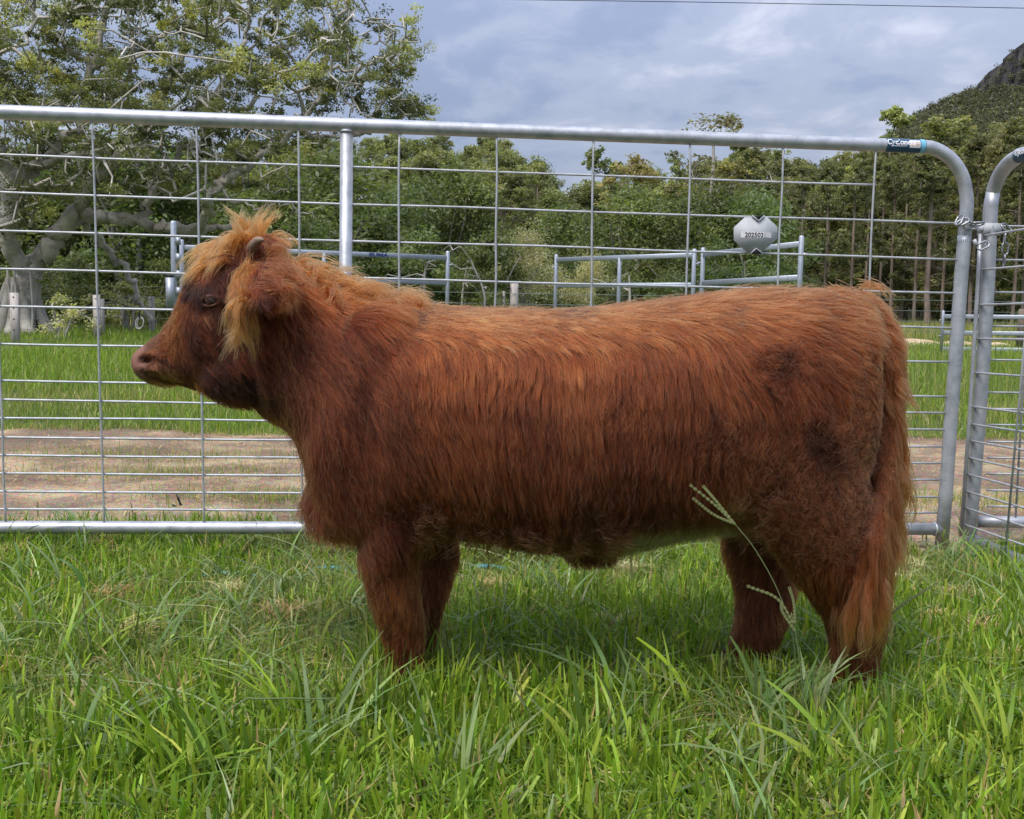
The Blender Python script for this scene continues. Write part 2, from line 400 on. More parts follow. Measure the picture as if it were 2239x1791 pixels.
# ================================================================== FOLIAGE
LEAFGAIN = 2.85
def leaves(rng, centers, radii, n_each, size, cols, flat=0.65, up=0.6, aspect=0.45, shell=0.5, droop=0.0):
    """leaf diamonds spread through clump volumes; returns verts, faces, colours"""
    centers = np.asarray(centers, float); K = len(centers)
    radii = np.broadcast_to(np.asarray(radii, float), (K,)); cols = np.asarray(cols, float)
    ne = np.broadcast_to(np.asarray(n_each), (K,)).astype(int)
    k = np.repeat(np.arange(K), ne); n = len(k)
    d = rng.normal(size=(n, 3)); d /= np.linalg.norm(d, axis=1)[:, None]
    r = rng.uniform(0, 1, n) ** shell
    off = d * r[:, None] * radii[k][:, None]; off[:, 2] *= flat
    c = centers[k] + off
    nrm = rng.normal(size=(n, 3)) * 0.75 + d * 0.35 + np.array([0, 0, up]); nrm /= np.linalg.norm(nrm, axis=1)[:, None]
    t = rng.normal(size=(n, 3)) + np.array([0, 0, -droop * 2]); t -= nrm * (t * nrm).sum(1)[:, None]; t /= np.linalg.norm(t, axis=1)[:, None] + 1e-9
    s = np.cross(nrm, t)
    ln = size * rng.uniform(0.65, 1.35, n)[:, None]
    V = np.stack([c - t * ln * .5, c + s * ln * aspect * .5 - t * ln * .05, c + t * ln * .5, c - s * ln * aspect * .5 - t * ln * .05], 1)
    V[:, [1, 3]] += (nrm * ln * 0.08)[:, None]
    b = np.arange(n)[:, None] * 4
    Fq = (b + np.array([[0, 1, 2, 3]]))
    cc = cols[k] * (LEAFGAIN * np.array([1.20, 1.0, .90])) * np.exp(rng.normal(0, 0.16, n))[:, None] * (1 + rng.normal(0, 0.05, (n, 3)))
    cc = cc * .76 + cc.mean(1, keepdims=True) * .24
    return V.reshape(-1, 3), Fq, np.repeat(np.clip(cc, 0.004, 0.6), 4, 0)

class Skel:
    """branch skeleton: paths grown to targets from the nearest node, pipe-model radii"""
    def __init__(s): s.P = []; s.par = []; s.paths = []; s.rmin = []
    def add(s, p, par): s.P.append(np.asarray(p, float)); s.par.append(par); s.rmin.append(0.0); return len(s.P) - 1
    def limb(s, pts, start=None, rr=None):
        ids = [start] if start is not None else []
        for i, p in enumerate(pts):
            ids.append(s.add(p, ids[-1] if ids else -1))
            if rr is not None: s.rmin[-1] = rr[0] + (rr[1] - rr[0]) * i / max(1, len(pts) - 1)
        s.paths.append(ids); return ids
    def nearest(s, p, zb=0.5):
        A = np.array(s.P); d = A - p
        return int(np.argmin(np.linalg.norm(d, axis=1) + zb * np.maximum(0, d[:, 2])))
    def reach(s, rng, targets, step=0.5, wander=0.15, zb=0.5):
        T = list(np.asarray(targets, float)); 
        root = np.array(s.P[0])
        T.sort(key=lambda t: np.linalg.norm(t - root))
        for t in T:
            i = s.nearest(t, zb); a = s.P[i]; D = np.linalg.norm(t - a); k = max(2, int(D / step))
            ids = [i]; off = np.zeros(3)
            for q in range(1, k + 1):
                f = q / k
                off = off * 0.7 + rng.normal(0, wander, 3) * step
                p = a + (t - a) * f + off * (math.sin(math.pi * min(f, 0.97)) + 0.15) + np.array([0, 0, 0.12 * D * math.sin(math.pi * f)])
                ids.append(s.add(p, ids[-1]))
            s.paths.append(ids)
    def mesh(s, r0=0.012, p=2.3, sides=6, thick=1.0):
        n = len(s.P); acc = np.zeros(n); r = np.zeros(n)
        for i in range(n - 1, -1, -1):
            r[i] = max(r0, (acc[i] ** (1 / p)) if acc[i] > 0 else r0) * 1.0
            r[i] = max(r[i], s.rmin[i])
            if s.par[i] >= 0: acc[s.par[i]] += r[i] ** p * 1.02
        parts = []
        for ids in s.paths:
            if len(ids) < 2: continue
            pts = np.array([s.P[i] for i in ids]); rad = np.array([r[i] for i in ids]) * thick
            if s.par[ids[1]] == ids[0] and len(ids) > 1: rad[0] = min(rad[0], rad[1] * 1.15)
            parts.append(tube(pts, rad, sides if rad.max() < 0.12 else max(sides, 10), cap=False))
        return merge(parts)

def copy_tree(root, loc, rot=0.0, sc_=(1, 1, 1), label=None, group=None):
    c = root.copy(); COL.objects.link(c)
    c.location = [float(v) for v in loc]; c.rotation_euler = (0, 0, rot); c.scale = sc_
    for ch in root.children:
        d = ch.copy(); COL.objects.link(d); d.parent = c; d.matrix_parent_inverse = Matrix.Identity(4)
    if label: c['label'] = label
    if group: c['group'] = group
    return c

def gum_proto(seed, H=15.0, bare=0.5, spread=2.6, nclump=16, lean=0.3, base_col=(0.055, 0.075, 0.025), hi=(0.13, 0.15, 0.045), leaf=0.30, ne=230, bark='bark_gum', name='gum_tree', r=0.17, clr=(0.7, 1.25)):
    rng = rs(seed); sk = Skel()
    n = 9; pts = []; o = np.zeros(2)
    for i in range(n):
        o = o + rng.normal(0, lean * 0.12, 2) * (i > 0)
        pts.append([o[0], o[1], H * 0.86 * i / (n - 1)])
    sk.limb(spline(pts, 18), None, (r, r * 0.35))
    cs, rad = [], []
    for i in range(nclump):
        h = bare + (1 - bare) * rng.uniform(0, 1) ** 0.8
        a = rng.uniform(0, 6.28); prof = math.sin(math.pi * min(1, (h - bare) / (1 - bare) * 0.75 + 0.22)) ** 0.7
        d = spread * prof * rng.uniform(0.25, 1)
        q = np.array([np.interp(h, [0, .86, 1], [0, pts[-1][0], pts[-1][0]]) + d * math.cos(a), d * math.sin(a), H * h - 0.3]); cs.append(q); rad.append(rng.uniform(*clr))
    cs.append(np.array([pts[-1][0], pts[-1][1], H * 0.96])); rad.append(0.9)
    sk.reach(rng, cs, step=0.8, wander=0.12, zb=0.9)
    # a few dead side limbs on the bare trunk
    for i in range(4):
        h = rng.uniform(0.25, bare); a = rng.uniform(0, 6.28); b = np.array([0, 0, H * h])
        j = sk.nearest(b); s0 = sk.P[j]
        ln = rng.uniform(0.7, 2.0)
        sk.limb([s0 + np.array([math.cos(a), math.sin(a), 0.35]) * ln * f + rng.normal(0, .06, 3) for f in (0.35, 0.7, 1)], j)
    cols = []
    for i in range(len(cs)):
        f = np.clip(rng.beta(1.3, 2.4), 0, 1); cols.append(np.array(base_col) * (1 - f) + np.array(hi) * f)
    # split every clump into smaller tufts so that the outline is uneven
    sub, sr, scx = [], [], []
    for c, q, co in zip(cs, rad, cols):
        for k in range(9):
            d = rng.normal(size=3); d /= np.linalg.norm(d); d[2] *= 0.75
            sub.append(c + d * q * rng.uniform(0.2, 0.95)); sr.append(q * rng.uniform(0.28, 0.5)); scx.append(co * rng.uniform(0.75, 1.3))
    v, f, c = leaves(rng, sub, sr, max(6, ne // 9), leaf, scx, flat=0.75, up=0.7, shell=0.45, aspect=0.5)
    root = thing(name, 'x', 'tree', local=True)
    t = mobj('trunk', sk.mesh(r0=0.022, sides=5), M[bark], root)
    cr_ = mobj('crown', (v, f), M['leaf'], root, smooth=False, cols=c)
    return root
def bush_proto(seed, H=3.0, W=1.6, nclump=14, base_col=(0.035, 0.055, 0.016), hi=(0.10, 0.14, 0.035), leaf=0.14, ne=260, bark='bark_pale', name='shrub', stems=5, bare=0.25, r0=0.012):
    rng = rs(seed); sk = Skel()
    root0 = sk.add((0, 0, -0.1), -1)
    for i in range(stems):
        a = rng.uniform(0, 6.28); h = H * rng.uniform(0.5, 0.85); d = W * rng.uniform(0.15, 0.6)
        sk.limb(spline([[0.05 * math.cos(a), 0.05 * math.sin(a), 0], [d * .35 * math.cos(a), d * .35 * math.sin(a), h * .5], [d * math.cos(a + .4), d * math.sin(a + .4), h]], 8) + rng.normal(0, .03, (8, 3)) * H / 3, root0, (0.035 * H / 3, 0.015 * H / 3))
    cs, rad, cols = [], [], []
    for i in range(nclump):
        h = bare + (1 - bare) * rng.uniform(0, 1); a = rng.uniform(0, 6.28)
        d = W * math.sin(math.pi * (0.2 + 0.75 * (h - bare) / (1 - bare))) * rng.uniform(0.2, 1)
        cs.append((d * math.cos(a), d * math.sin(a), H * h)); rad.append(H * rng.uniform(0.12, 0.24))
        f = rng.beta(1.3, 2.2); cols.append(np.array(base_col) * (1 - f) + np.array(hi) * f)
    sk.reach(rng, cs, step=0.35 * H / 3, wander=0.15)
    v, f, c = leaves(rng, cs, rad, ne, leaf, cols, flat=0.75, up=0.6, shell=0.6)
    root = thing(name, 'x', 'tree' if H > 3.4 else 'shrub', local=True)
    mobj('trunk' if H > 3.4 else 'stem', sk.mesh(r0=r0, sides=5), M[bark], root)
    mobj('crown' if H > 3.4 else 'foliage', (v, f), M['leaf'], root, smooth=False, cols=c)
    return root

# ---- the wood on the right: tall slender gums with bare trunks
def hz0(x, y): return float(hill_z(np.array(x), np.array(y))) if y > 62 else 0.0
def place(proto_list, used, px, Y, H_target, H_proto, rng, label, group=None, wide=1.0):
    pr = proto_list[int(rng.randint(len(proto_list)))]
    x = P(px, 700, Y)[0]; z = hz0(x, Y) - 0.1
    s = H_target / H_proto
    sw = s * wide * rng.uniform(0.85, 1.15)
    if id(pr) not in used:
        used.add(id(pr)); o = pr; o.location = (float(x), float(Y), float(z)); o.rotation_euler = (0, 0, rng.uniform(0, 6.28)); o.scale = (sw, sw, s)
        o['label'] = label
        if group: o['group'] = group
        return o
    return copy_tree(pr, (x, Y, z), rng.uniform(0, 6.28), (sw, sw, s), label, group)
used = set()
def top_h(px, py, Y): return P(px, py, Y)[2] - hz0(P(px, 700, Y)[0], Y)
rng = rs(11)
gumR = [gum_proto(100 + i, H=15, bare=0.30 + 0.04 * (i % 4), spread=2.3, nclump=34, base_col=(0.034, 0.045, 0.019), hi=(0.10, 0.112, 0.04), clr=(0.45, 1.0), leaf=.22, ne=200) for i in range(5)]
gumD = [gum_proto(140 + i, H=15, bare=0.12, spread=3.7, nclump=46, base_col=(0.036, 0.046, 0.018), hi=(0.125, 0.135, 0.042), ne=250, leaf=.24, clr=(.6, 1.25)) for i in range(4)]
gumG = [gum_proto(160 + i, H=12, bare=0.05, spread=3.6, nclump=44, base_col=(0.040, 0.054, 0.022), hi=(0.12, 0.145, 0.048), ne=240, name='hill_tree', leaf=.23, clr=(.6, 1.3)) for i in range(5)]
gumO = [gum_proto(180 + i, H=11, bare=0.20, spread=3.4, nclump=18, base_col=(0.058, 0.058, 0.022), hi=(0.115, 0.11, 0.032), ne=170, bark='bark_pale', name='olive_tree', clr=(0.5, 1.0), leaf=0.22) for i in range(2)]
# front row with the trunks that can be told apart
gR = 'slender gums of the dark wood on the right'
ORD = ['first', 'second', 'third', 'fourth', 'fifth', 'sixth', 'seventh', 'eighth', 'ninth', 'tenth', 'eleventh', 'twelfth', 'thirteenth', 'fourteenth']
for k, (px, Y, tpy, wd) in enumerate([(1700, 66, 350, .9), (1745, 58, 345, 1.0), (1800, 62, 330, .9), (1858, 56, 335, 1.0), (1890, 63, 320, .8), (1922, 60, 330, .9), (1945, 57, 318, .9), (1998, 55, 300, 1.0), (2060, 61, 290, 1.0),
                                       (2120, 60, 285, 1.0), (2165, 58, 300, .9), (2212, 54, 290, 1.0), (2234, 57, 270, 1.0), (2290, 58, 270, 1.0)]):
    place(gumR, used, px, Y, top_h(px, tpy + rng.uniform(-12, 12), Y), 15, rng, 'slender gum, ' + ORD[k] + ' from the left along the front of the right hand wood', gR, wd)
o = place(gumR, used, 2026, 52, top_h(2026, 318, 52), 15, rng, 'thickest brown trunked gum, seen just left of the curved gate end', None, 1.5)
# the mass behind, crowns down to the ground
for k in range(58):
    px = rng.uniform(1600, 2420); Y = rng.uniform(64, 112)
    tpy = np.interp(px, [1640, 1720, 1800, 1900, 1990, 2040, 2110, 2239, 2420], [320, 345, 338, 318, 300, 278, 268, 262, 240]) + rng.uniform(0, 70) * (1 - (Y - 66) / 46)
    place(gumD, used, px, Y, max(6, top_h(px, tpy, Y)), 15, rng, 'bushy dark crowned gum deep in the wood on the right', 'bushy gums deep in the wood on the right', 1.0)
for px, Y, tpy, lab in [(2035, 72, 262, 'yellow green domed gum crown rising above the curved gate end'), (2215, 70, 258, 'yellow green domed gum crown at the right edge under the mountain')]:
    place(gumD, used, px, Y, top_h(px, tpy, Y), 15, rng, lab, None, 1.35)
# emergent gum with see-through crown against the sky
em = gum_proto(201, H=19, bare=0.66, spread=3.6, nclump=22, base_col=(0.05, 0.075, 0.025), hi=(0.12, 0.16, 0.04), ne=170, name='gum_tree', clr=(0.5, 0.95))
place([em], used, 1928, 88, top_h(1928, 232, 88), 19, rng, 'tallest gum with open crown against the sky left of the mountain', None, 1.15)
# middle: taller trees with thin tops against the sky
for px, Y, tpy, lab, seed in [(1290, 70, 322, 'gum with open clumped crown at the dip in the skyline', 211), (1345, 74, 352, 'low gum beside the skyline dip, right of the open crowned one', 212),
                               (1470, 72, 335, 'gum standing behind the olive trees, left of the plate', 213), (1600, 76, 300, 'flat topped gum behind the top rail, above the plate', 214), (1690, 78, 318, 'flat topped gum right of the plate, under the top rail', 215)]:
    g = gum_proto(seed, H=14, bare=0.45, spread=2.9, nclump=15, base_col=(0.045, 0.066, 0.022), hi=(0.12, 0.15, 0.045), ne=150, clr=(0.5, 1.0))
    place([g], used, px, Y, top_h(px, tpy, Y), 14, rng, lab, None, 0.9)
sp = gum_proto(222, H=14, bare=0.50, spread=3.4, nclump=30, base_col=(0.045, 0.052, 0.026), hi=(0.08, 0.09, 0.04), ne=70, bark='bark_pale', name='thin_tree', clr=(0.5, 0.9), leaf=0.22)
place([sp], used, 1548, 46, top_h(1548, 243, 46), 14, rng, 'thin sparse topped tree showing just above the top rail', None, 1.25)
for px, Y, tpy, lab in [(1385, 44, 335, 'olive yellow tree with bare twigs, left of the plate'), (1480, 42, 395, 'olive yellow tree right behind the yard panel joint'), (1590, 45, 345, 'olive yellow tree directly behind the number plate')]:
    place(gumO, used, px, Y, top_h(px, tpy, Y), 11, rng, lab, None, 1.15)
# hill trees, left to middle
for k in range(96):
    px = rng.uniform(380, 1640); Y = 66 + 90 * rng.uniform(0, 1) ** 0.9
    x = P(px, 700, Y)[0]
    tpy = np.interp(px, [300, 700, 900, 1080, 1150, 1235, 1330, 1420, 1640], [290, 296, 290, 298, 328, 388, 392, 372, 340])
    z = hz0(x, Y); H = min(12.5, max(5.5, P(px, tpy, Y)[2] - z)) * rng.uniform(0.8, 1.0)
    if Y > 140: H = max(5, P(px, tpy + rng.uniform(-6, 14), Y)[2] - z)
    place(gumG, used, px, Y, H, 12, rng, 'rounded green tree on the wooded hill behind the yard panels', 'trees on the wooded hill behind the yards', 1.1)

# ---- undergrowth and small trees behind the yards
bA = [bush_proto(300 + i, H=3.2, W=1.7, nclump=17, base_col=(0.024, 0.040, 0.012), hi=(0.07, 0.10, 0.028), ne=230) for i in range(3)]
bB = [bush_proto(320 + i, H=5.2, W=2.1, nclump=22, base_col=(0.026, 0.042, 0.013), hi=(0.075, 0.115, 0.03), leaf=0.17, ne=230, name='small_tree', bare=0.3) for i in range(3)]
bC = [bush_proto(340, H=4.6, W=1.7, nclump=22, base_col=(0.13, 0.135, 0.075), hi=(0.19, 0.195, 0.11), leaf=0.10, ne=420, name='grey_bush', stems=9, bare=0.42, r0=0.02)]
for k in range(30):
    px = rng.uniform(420, 1760); Y = rng.uniform(27, 40)
    place(bA, used, px, Y, rng.uniform(1.5, 2.9), 3.2, rng, 'low dark green shrub in the undergrowth behind the yard panels', 'low shrubs behind the yard panels', 1.0)
for k in range(24):
    px = rng.uniform(430, 1720); Y = rng.uniform(38, 58)
    place(bB, used, px, Y, rng.uniform(3.4, 5.8), 5.2, rng, 'small leafy tree between the yard panels and the wood', 'small trees behind the yard panels', 1.0)
for k in range(16):
    px = rng.uniform(1700, 2350); Y = rng.uniform(64, 75)
    place(bB, used, px, Y, rng.uniform(2.5, 4.5), 5.2, rng, 'dark leafy sapling under the gums of the wood on the right', 'saplings under the gums on the right', 1.0)
place(bC, used, 1150, 30, 2.95, 4.6, rng, 'pale olive rounded bush with many thin grey stems behind the white post', None, 1.0)
place(bC, used, 1290, 36, 2.6, 4.6, rng, 'smaller pale olive bush behind the left end of the right yard panel', None, 1.0)
# bare pale saplings
def sapling(seed, px, Y, H, label):
    rng = rs(seed); sk = Skel(); x = P(px, 700, Y)[0]
    sk.limb(spline([[x, Y, -.1], [x + rng.normal(0, .1), Y, H * .5], [x + rng.normal(0, .35), Y, H]], 9), None, (0.045, 0.02))
    sk.reach(rng, [np.array([x + rng.normal(0, .55), Y + rng.normal(0, .4), H * rng.uniform(.6, 1.1)]) for _ in range(5)], step=0.4)
    o = thing('bare_sapling', label, 'tree', (x, Y, 0)); mobj('trunk', sk.mesh(r0=0.014, sides=5), M['bark_pale'], o)
for sd_, px, Y, H, lab in [(1, 1045, 26, 1.9, 'forked bare pale sapling right of the left yard panel'), (2, 930, 27, 1.7, 'thin bare pale sapling seen through the left yard panel'), (3, 1360, 27, 1.6, 'thin bare pale sapling under the right yard panel rail'), (4, 1010, 29, 2.1, 'tall bare pale sapling beside the end upright of the left yard panel')]:
    sapling(sd_, px, Y, H, lab)

# ---- far forest on the mountain: one mass
rng = rs(77)
nf = 9000
fpx = rng.uniform(1880, 2420, nf); ft = rng.uniform(0.62, 1.0, nf)
cl = np.interp(fpx, [1480, 2130, 2160, 2239, 3200], [1.0, 1.0, 0.93, 0.82, 0.80])
keep = (ft < cl + 0.0) | (rng.uniform(0, 1, nf) < 0.10)
fpx, ft, cl = fpx[keep], ft[keep], cl[keep]
C = []
for p, t, c in zip(fpx, ft, cl):
    top = ridge_py(p); py = 700 + (top - 700) * t
    depth = MY - 330 * (1 - c) + (t - c) * 40 if t > c else MY - 330 * (1 - t)
    C.append(P(p, py, depth - 2) + np.array([0, 0, rng.uniform(0.2, 2.6)]))
C = np.array(C)
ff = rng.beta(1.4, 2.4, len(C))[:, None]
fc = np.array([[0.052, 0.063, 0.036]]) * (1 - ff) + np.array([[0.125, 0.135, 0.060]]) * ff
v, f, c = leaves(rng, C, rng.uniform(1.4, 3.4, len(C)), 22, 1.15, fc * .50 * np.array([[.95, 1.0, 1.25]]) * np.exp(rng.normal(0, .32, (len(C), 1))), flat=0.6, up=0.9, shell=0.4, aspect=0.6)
tag(mobj('far_forest', (v, f), M['leaf'], None, smooth=False, cols=c), 'dark olive forest covering the slopes of the distant mountain', 'forest', kind='stuff')

# ---- the big fig tree at the left
FY = 22.0
rng = rs(42)
sk = Skel()
def fp(px, py, dy=0.0): return P(px, py, FY + dy)
def limb(pp, start=None, rr=None, n=None, wob=0.05):
    q = spline([fp(*a) for a in pp], n or max(6, len(pp) * 5))
    q[1:] += rng.normal(0, wob, (len(q) - 1, 3))
    if start is not None:
        i = sk.nearest(q[0], 0); return sk.limb(q[1:], i, rr)
    return sk.limb(q, None, rr)
limb([(40, 745), (44, 700), (52, 650), (66, 605)], None, (0.42, 0.26), wob=0.01)
limb([(66, 605), (95, 555), (130, 510), (165, 462), (200, 415), (250, 350), (310, 285), (360, 200, .5), (400, 110, .8), (420, 10, 1)], 0, (0.21, 0.05))
limb([(150, 480), (205, 470), (260, 475), (320, 492), (375, 500), (435, 508), (480, 500, .3), (540, 500, .6)], 0, (0.12, 0.06))
limb([(66, 605), (35, 560, -.3), (15, 500, -.5), (20, 420, -.6), (35, 385, -.6), (90, 358, -.5), (150, 300, -.4), (185, 240, -.3), (205, 140, 0), (235, 20, 0), (250, -60)], 0, (0.19, 0.05))
limb([(20, 420, -.6), (0, 330, -.8), (-40, 230, -1)], 0, (0.14, 0.07))
limb([(60, 370, -.6), (130, 345, -.8), (210, 332, -1), (275, 318, -1), (345, 322, -1)], 0, (0.09, 0.035))
limb([(275, 318, -1), (320, 350, -1.1), (365, 380, -1.2), (385, 368, -1.2), (420, 360, -1.2)], 0, (0.035, 0.02))
limb([(295, 345, -1.1), (305, 375, -1.1), (335, 405, -1.1), (365, 388, -1.1)], 0, (0.03, 0.018))
limb([(435, 508), (455, 455, -.6), (462, 425, -.8), (490, 400, -.8), (530, 375, -.8), (575, 335, -.6), (640, 285, -.4), (690, 230, 0), (712, 150, .3), (735, 70, .5), (760, -20, .5)], 0, (0.10, 0.04))
limb([(640, 285, -.4), (700, 300, -.2), (770, 295), (850, 270, .3), (900, 240, .5)], 0, (0.05, 0.02))
limb([(712, 150, .3), (790, 150, .4), (860, 110, .4), (890, 70, .4)], 0, (0.04, 0.02))
limb([(300, 490), (320, 440), (350, 380, .4), (400, 330, .8), (480, 280, 1), (560, 210, 1.2), (600, 120, 1.4)], 0, (0.10, 0.04))
limb([(170, 480, .3), (220, 530, .6), (265, 580, .9), (295, 640, 1.1), (330, 700, 1.2)], 0, (0.09, 0.05))
limb([(500, 440, -.8), (560, 452, -1), (600, 448, -1), (650, 462, -1), (690, 480, -1)], 0, (0.03, 0.015))
limb([(530, 400, -.8), (585, 408, -1), (640, 420, -1)], 0, (0.025, 0.015))
limb([(185, 240, -.3), (260, 200, -.5), (290, 120, -.6), (280, 20, -.6)], 0, (0.07, 0.03))
limb([(205, 140, 0), (120, 90, -.3), (60, 20, -.4)], 0, (0.07, 0.03))
limb([(205, 140), (240, 135, -.5), (310, 120, -.9), (380, 60, -1)], 0, (0.05, 0.02))
limb([(310, 285), (380, 255, .4), (470, 200, .6), (530, 110, .8), (545, 0, 1)], 0, (0.09, 0.04))
# crown targets inside the traced outline (the tree has real depth around FY)
poly = np.array([(-140, -60), (120, -90), (400, -90), (640, -70), (800, -30), (880, 20), (925, 70), (905, 150), (890, 215), (960, 225), (900, 265), (840, 290), (780, 320), (700, 330), (640, 380), (560, 420), (470, 440), (360, 430), (280, 430), (200, 420), (100, 470), (20, 520), (-140, 520)], float)
def inside(p, poly):
    x, y = p; c = False; n = len(poly)
    for i in range(n):
        x1, y1 = poly[i]; x2, y2 = poly[(i + 1) % n]
        if (y1 > y) != (y2 > y) and x < (x2 - x1) * (y - y1) / (y2 - y1) + x1: c = not c
    return c
T, dens = [], []
while len(T) < 600:
    p = (rng.uniform(-140, 950), rng.uniform(-90, 520))
    if not inside(p, poly): continue
    d = np.interp(p[0], [0, 250, 600, 800, 950], [0.95, 0.95, 0.75, 0.45, 0.6]) * np.interp(p[1], [-90, 150, 300, 400, 520], [0.9, 1.0, 0.85, 0.6, 0.4])
    if rng.uniform() > d: continue
    dep = rng.normal(0, 1.7) * np.interp(p[0], [500, 900], [1, 0.45])
    T.append(fp(p[0], p[1], dep))
T = np.array(T)
sk.reach(rng, T, step=0.32, wander=0.30, zb=0.15)
TB = []
while len(TB) < 330:
    q_ = (rng.uniform(-60, 900), rng.uniform(-40, 500))
    if inside(q_, poly): TB.append(fp(q_[0], q_[1], rng.uniform(-2.6, -.3)))
sk.reach(rng, TB, step=0.20, wander=0.62, zb=0.1)
fig = thing('fig_tree', 'large spreading fig tree with pale gnarled limbs and fluted trunk on the left', 'tree', fp(44, 735))
fv, ff_ = sk.mesh(r0=0.0155, p=4.1, sides=5)
mobj('trunk', (fv, ff_), M['bark_fig'], fig)
# fluted buttress roots, each a rounded column running down the trunk
for k in range(9):
    a = k / 9 * 6.28 + rng.uniform(-.2, .2); c0 = fp(44, 735)
    top = c0 + np.array([0.22 * math.cos(a), 0.22 * math.sin(a), rng.uniform(1.0, 1.5)])
    q = spline([top, c0 + np.array([0.36 * math.cos(a), 0.36 * math.sin(a), 0.65]), c0 + np.array([0.47 * math.cos(a), 0.47 * math.sin(a), 0.25]), c0 + np.array([0.75 * math.cos(a), 0.75 * math.sin(a), -0.05])], 10)
    mobj('buttress_root', tube(q, np.linspace(0.07, 0.15, 10) * rng.uniform(.8, 1.2), 8), M['bark_pale'], fig)
for dx_, ln in ((-8, 1.3), (16, 1.1), (66, 1.5), (30, .8)):       # hanging aerial roots
    q = fp(dx_, 590, -.45); mobj('aerial_root', tube(spline([q, q + np.array([.03, 0, -ln * .5]), q + np.array([.0, 0, -ln])], 6), 0.022, 6), M['bark_pale'], fig)
rad = rng.uniform(0.28, 0.62, len(T))
hue = rng.uniform(0, 1, len(T)); pxs = proj(T)
cA, cB, cC = np.array([0.038, 0.050, 0.019]), np.array([0.075, 0.092, 0.030]), np.array([0.16, 0.175, 0.045])
fcol = np.where((hue < 0.42)[:, None], cA, np.where((hue < 0.80)[:, None], cB, cC))
sub, sr, sc2 = [], [], []
for c, q, co in zip(T, rad, fcol):
    for k in range(6):
        d = rng.normal(size=3); d /= np.linalg.norm(d); d[2] *= 0.6
        sub.append(c + d * q * rng.uniform(0.2, 1.0)); sr.append(q * rng.uniform(0.25, 0.5)); sc2.append(co * rng.uniform(0.75, 1.25))
v, f, c = leaves(rng, sub, sr, 54, 0.062, sc2, flat=0.6, up=0.7, shell=0.5, aspect=0.5)
mobj('crown', (v, f), M['leaf'], fig, smooth=False, cols=c)

# dark trees and shrubs behind and under the fig
rng = rs(91)
for k in range(15):
    px = rng.uniform(-120, 900); Y = rng.uniform(29, 40)
    place(bB, used, px, Y, rng.uniform(3.6, 5.6), 5.2, rng, 'dark leafy tree in the shade behind the big fig', 'dark trees behind the big fig', 1.25)
for k in range(16):
    px = rng.uniform(-80, 620); Y = rng.uniform(24.5, 30)
    place(bA, used, px, Y, rng.uniform(0.9, 2.0), 3.2, rng, 'low dark shrub under the spreading limbs of the big fig', 'shrubs under the big fig', 1.1)
wk = bush_proto(360, H=1.1, W=0.8, nclump=16, base_col=(0.10, 0.13, 0.05), hi=(0.25, 0.28, 0.10), leaf=0.075, ne=70, name='weed_shrub', stems=6, bare=0.1)
place([wk], used, 135, 19, 0.85, 1.1, rng, 'pale leafed weedy shrub at the foot of the fig trunk', None, 1.1)
place([wk], used, 278, 25.5, 1.2, 1.1, rng, 'yellow green bush behind the hanging white loop', None, 1.3)

# fallen pale branch leaning in the weeds
q = [P(112, 712, 19.5), P(150, 695, 19.4), P(200, 672, 19.2)]
tag(mobj('fallen_branch', tube(spline(q, 8) + rng.normal(0, .008, (8, 3)), np.linspace(.035, .02, 8), 6), M['bark_pale']), 'pale fallen branch leaning in the weeds beside the fig trunk', 'branch')

# ================================================================== GATES
def vplane(p0, d):
    p0 = np.asarray(p0, float)[:2]; d = np.asarray(d, float)[:2]; n = np.array([d[1], -d[0]])
    def f(px, py, off=0.0):
        r = ray(px, py); t = ((p0 - CAM[:2]) @ n) / (r[:2] @ n); q = CAM + r * t
        nn = np.array([n[0], n[1], 0.0]) / np.linalg.norm(n)
        if nn[1] > 0: nn = -nn
        return q + nn * off          # positive offset: towards the camera
    return f
gA, gB = P(0, 245, 2.862), P(1940, 318, 3.094)
GP = vplane(gA, gB - gA)
gdir = (gB - gA); gdir[2] = 0; gdir /= np.linalg.norm(gdir)
gnorm = np.array([gdir[1], -gdir[0], 0.0])                       # towards the camera
def line_at(a, b, x):                                            # pixel line through a,b evaluated at x
    return (x, a[1] + (b[1] - a[1]) * (x - a[0]) / (b[0] - a[0]))
TR = 0.0195
def scuffed(*a): return M['galv']
gate = thing('mesh_gate', 'long galvanised tube gate with welded wire mesh standing behind the calf', 'gate', (GP(700, 1153)[0], GP(700, 1153)[1], 0.0))
XL = -330
tr = [GP(*line_at((0, 245), (1940, 318), x)) for x in np.linspace(XL, 2010, 14)]
tr += [GP(*q) for q in [(2040, 324.5), (2064, 336), (2085, 354), (2101, 379), (2110, 408), (2114, 442), (2112, 480)]]
post = [GP(x, y) for x, y in [(2108, 530), (2102, 600), (2091, 760), (2079, 920), (2068, 1080), (2059, 1192)]]
frame = mobj('top_rail', tube(spline(tr + post[:1], 60), TR, 20), M['galv'], gate)
mobj('end_post', tube([GP(2109, 515)] + post, TR * 1.004, 20), M['galv'], gate)
mobj('bottom_rail', tube([GP(*line_at((0, 1153), (2045, 1157), x)) for x in np.linspace(XL, 2056, 12)], TR * 0.93, 20), M['galv'], gate)
mobj('end_post', tube([GP(*line_at((0, 245), (1940, 318), XL)), GP(XL + 60, 1175)], TR, 16), M['galv'], gate)
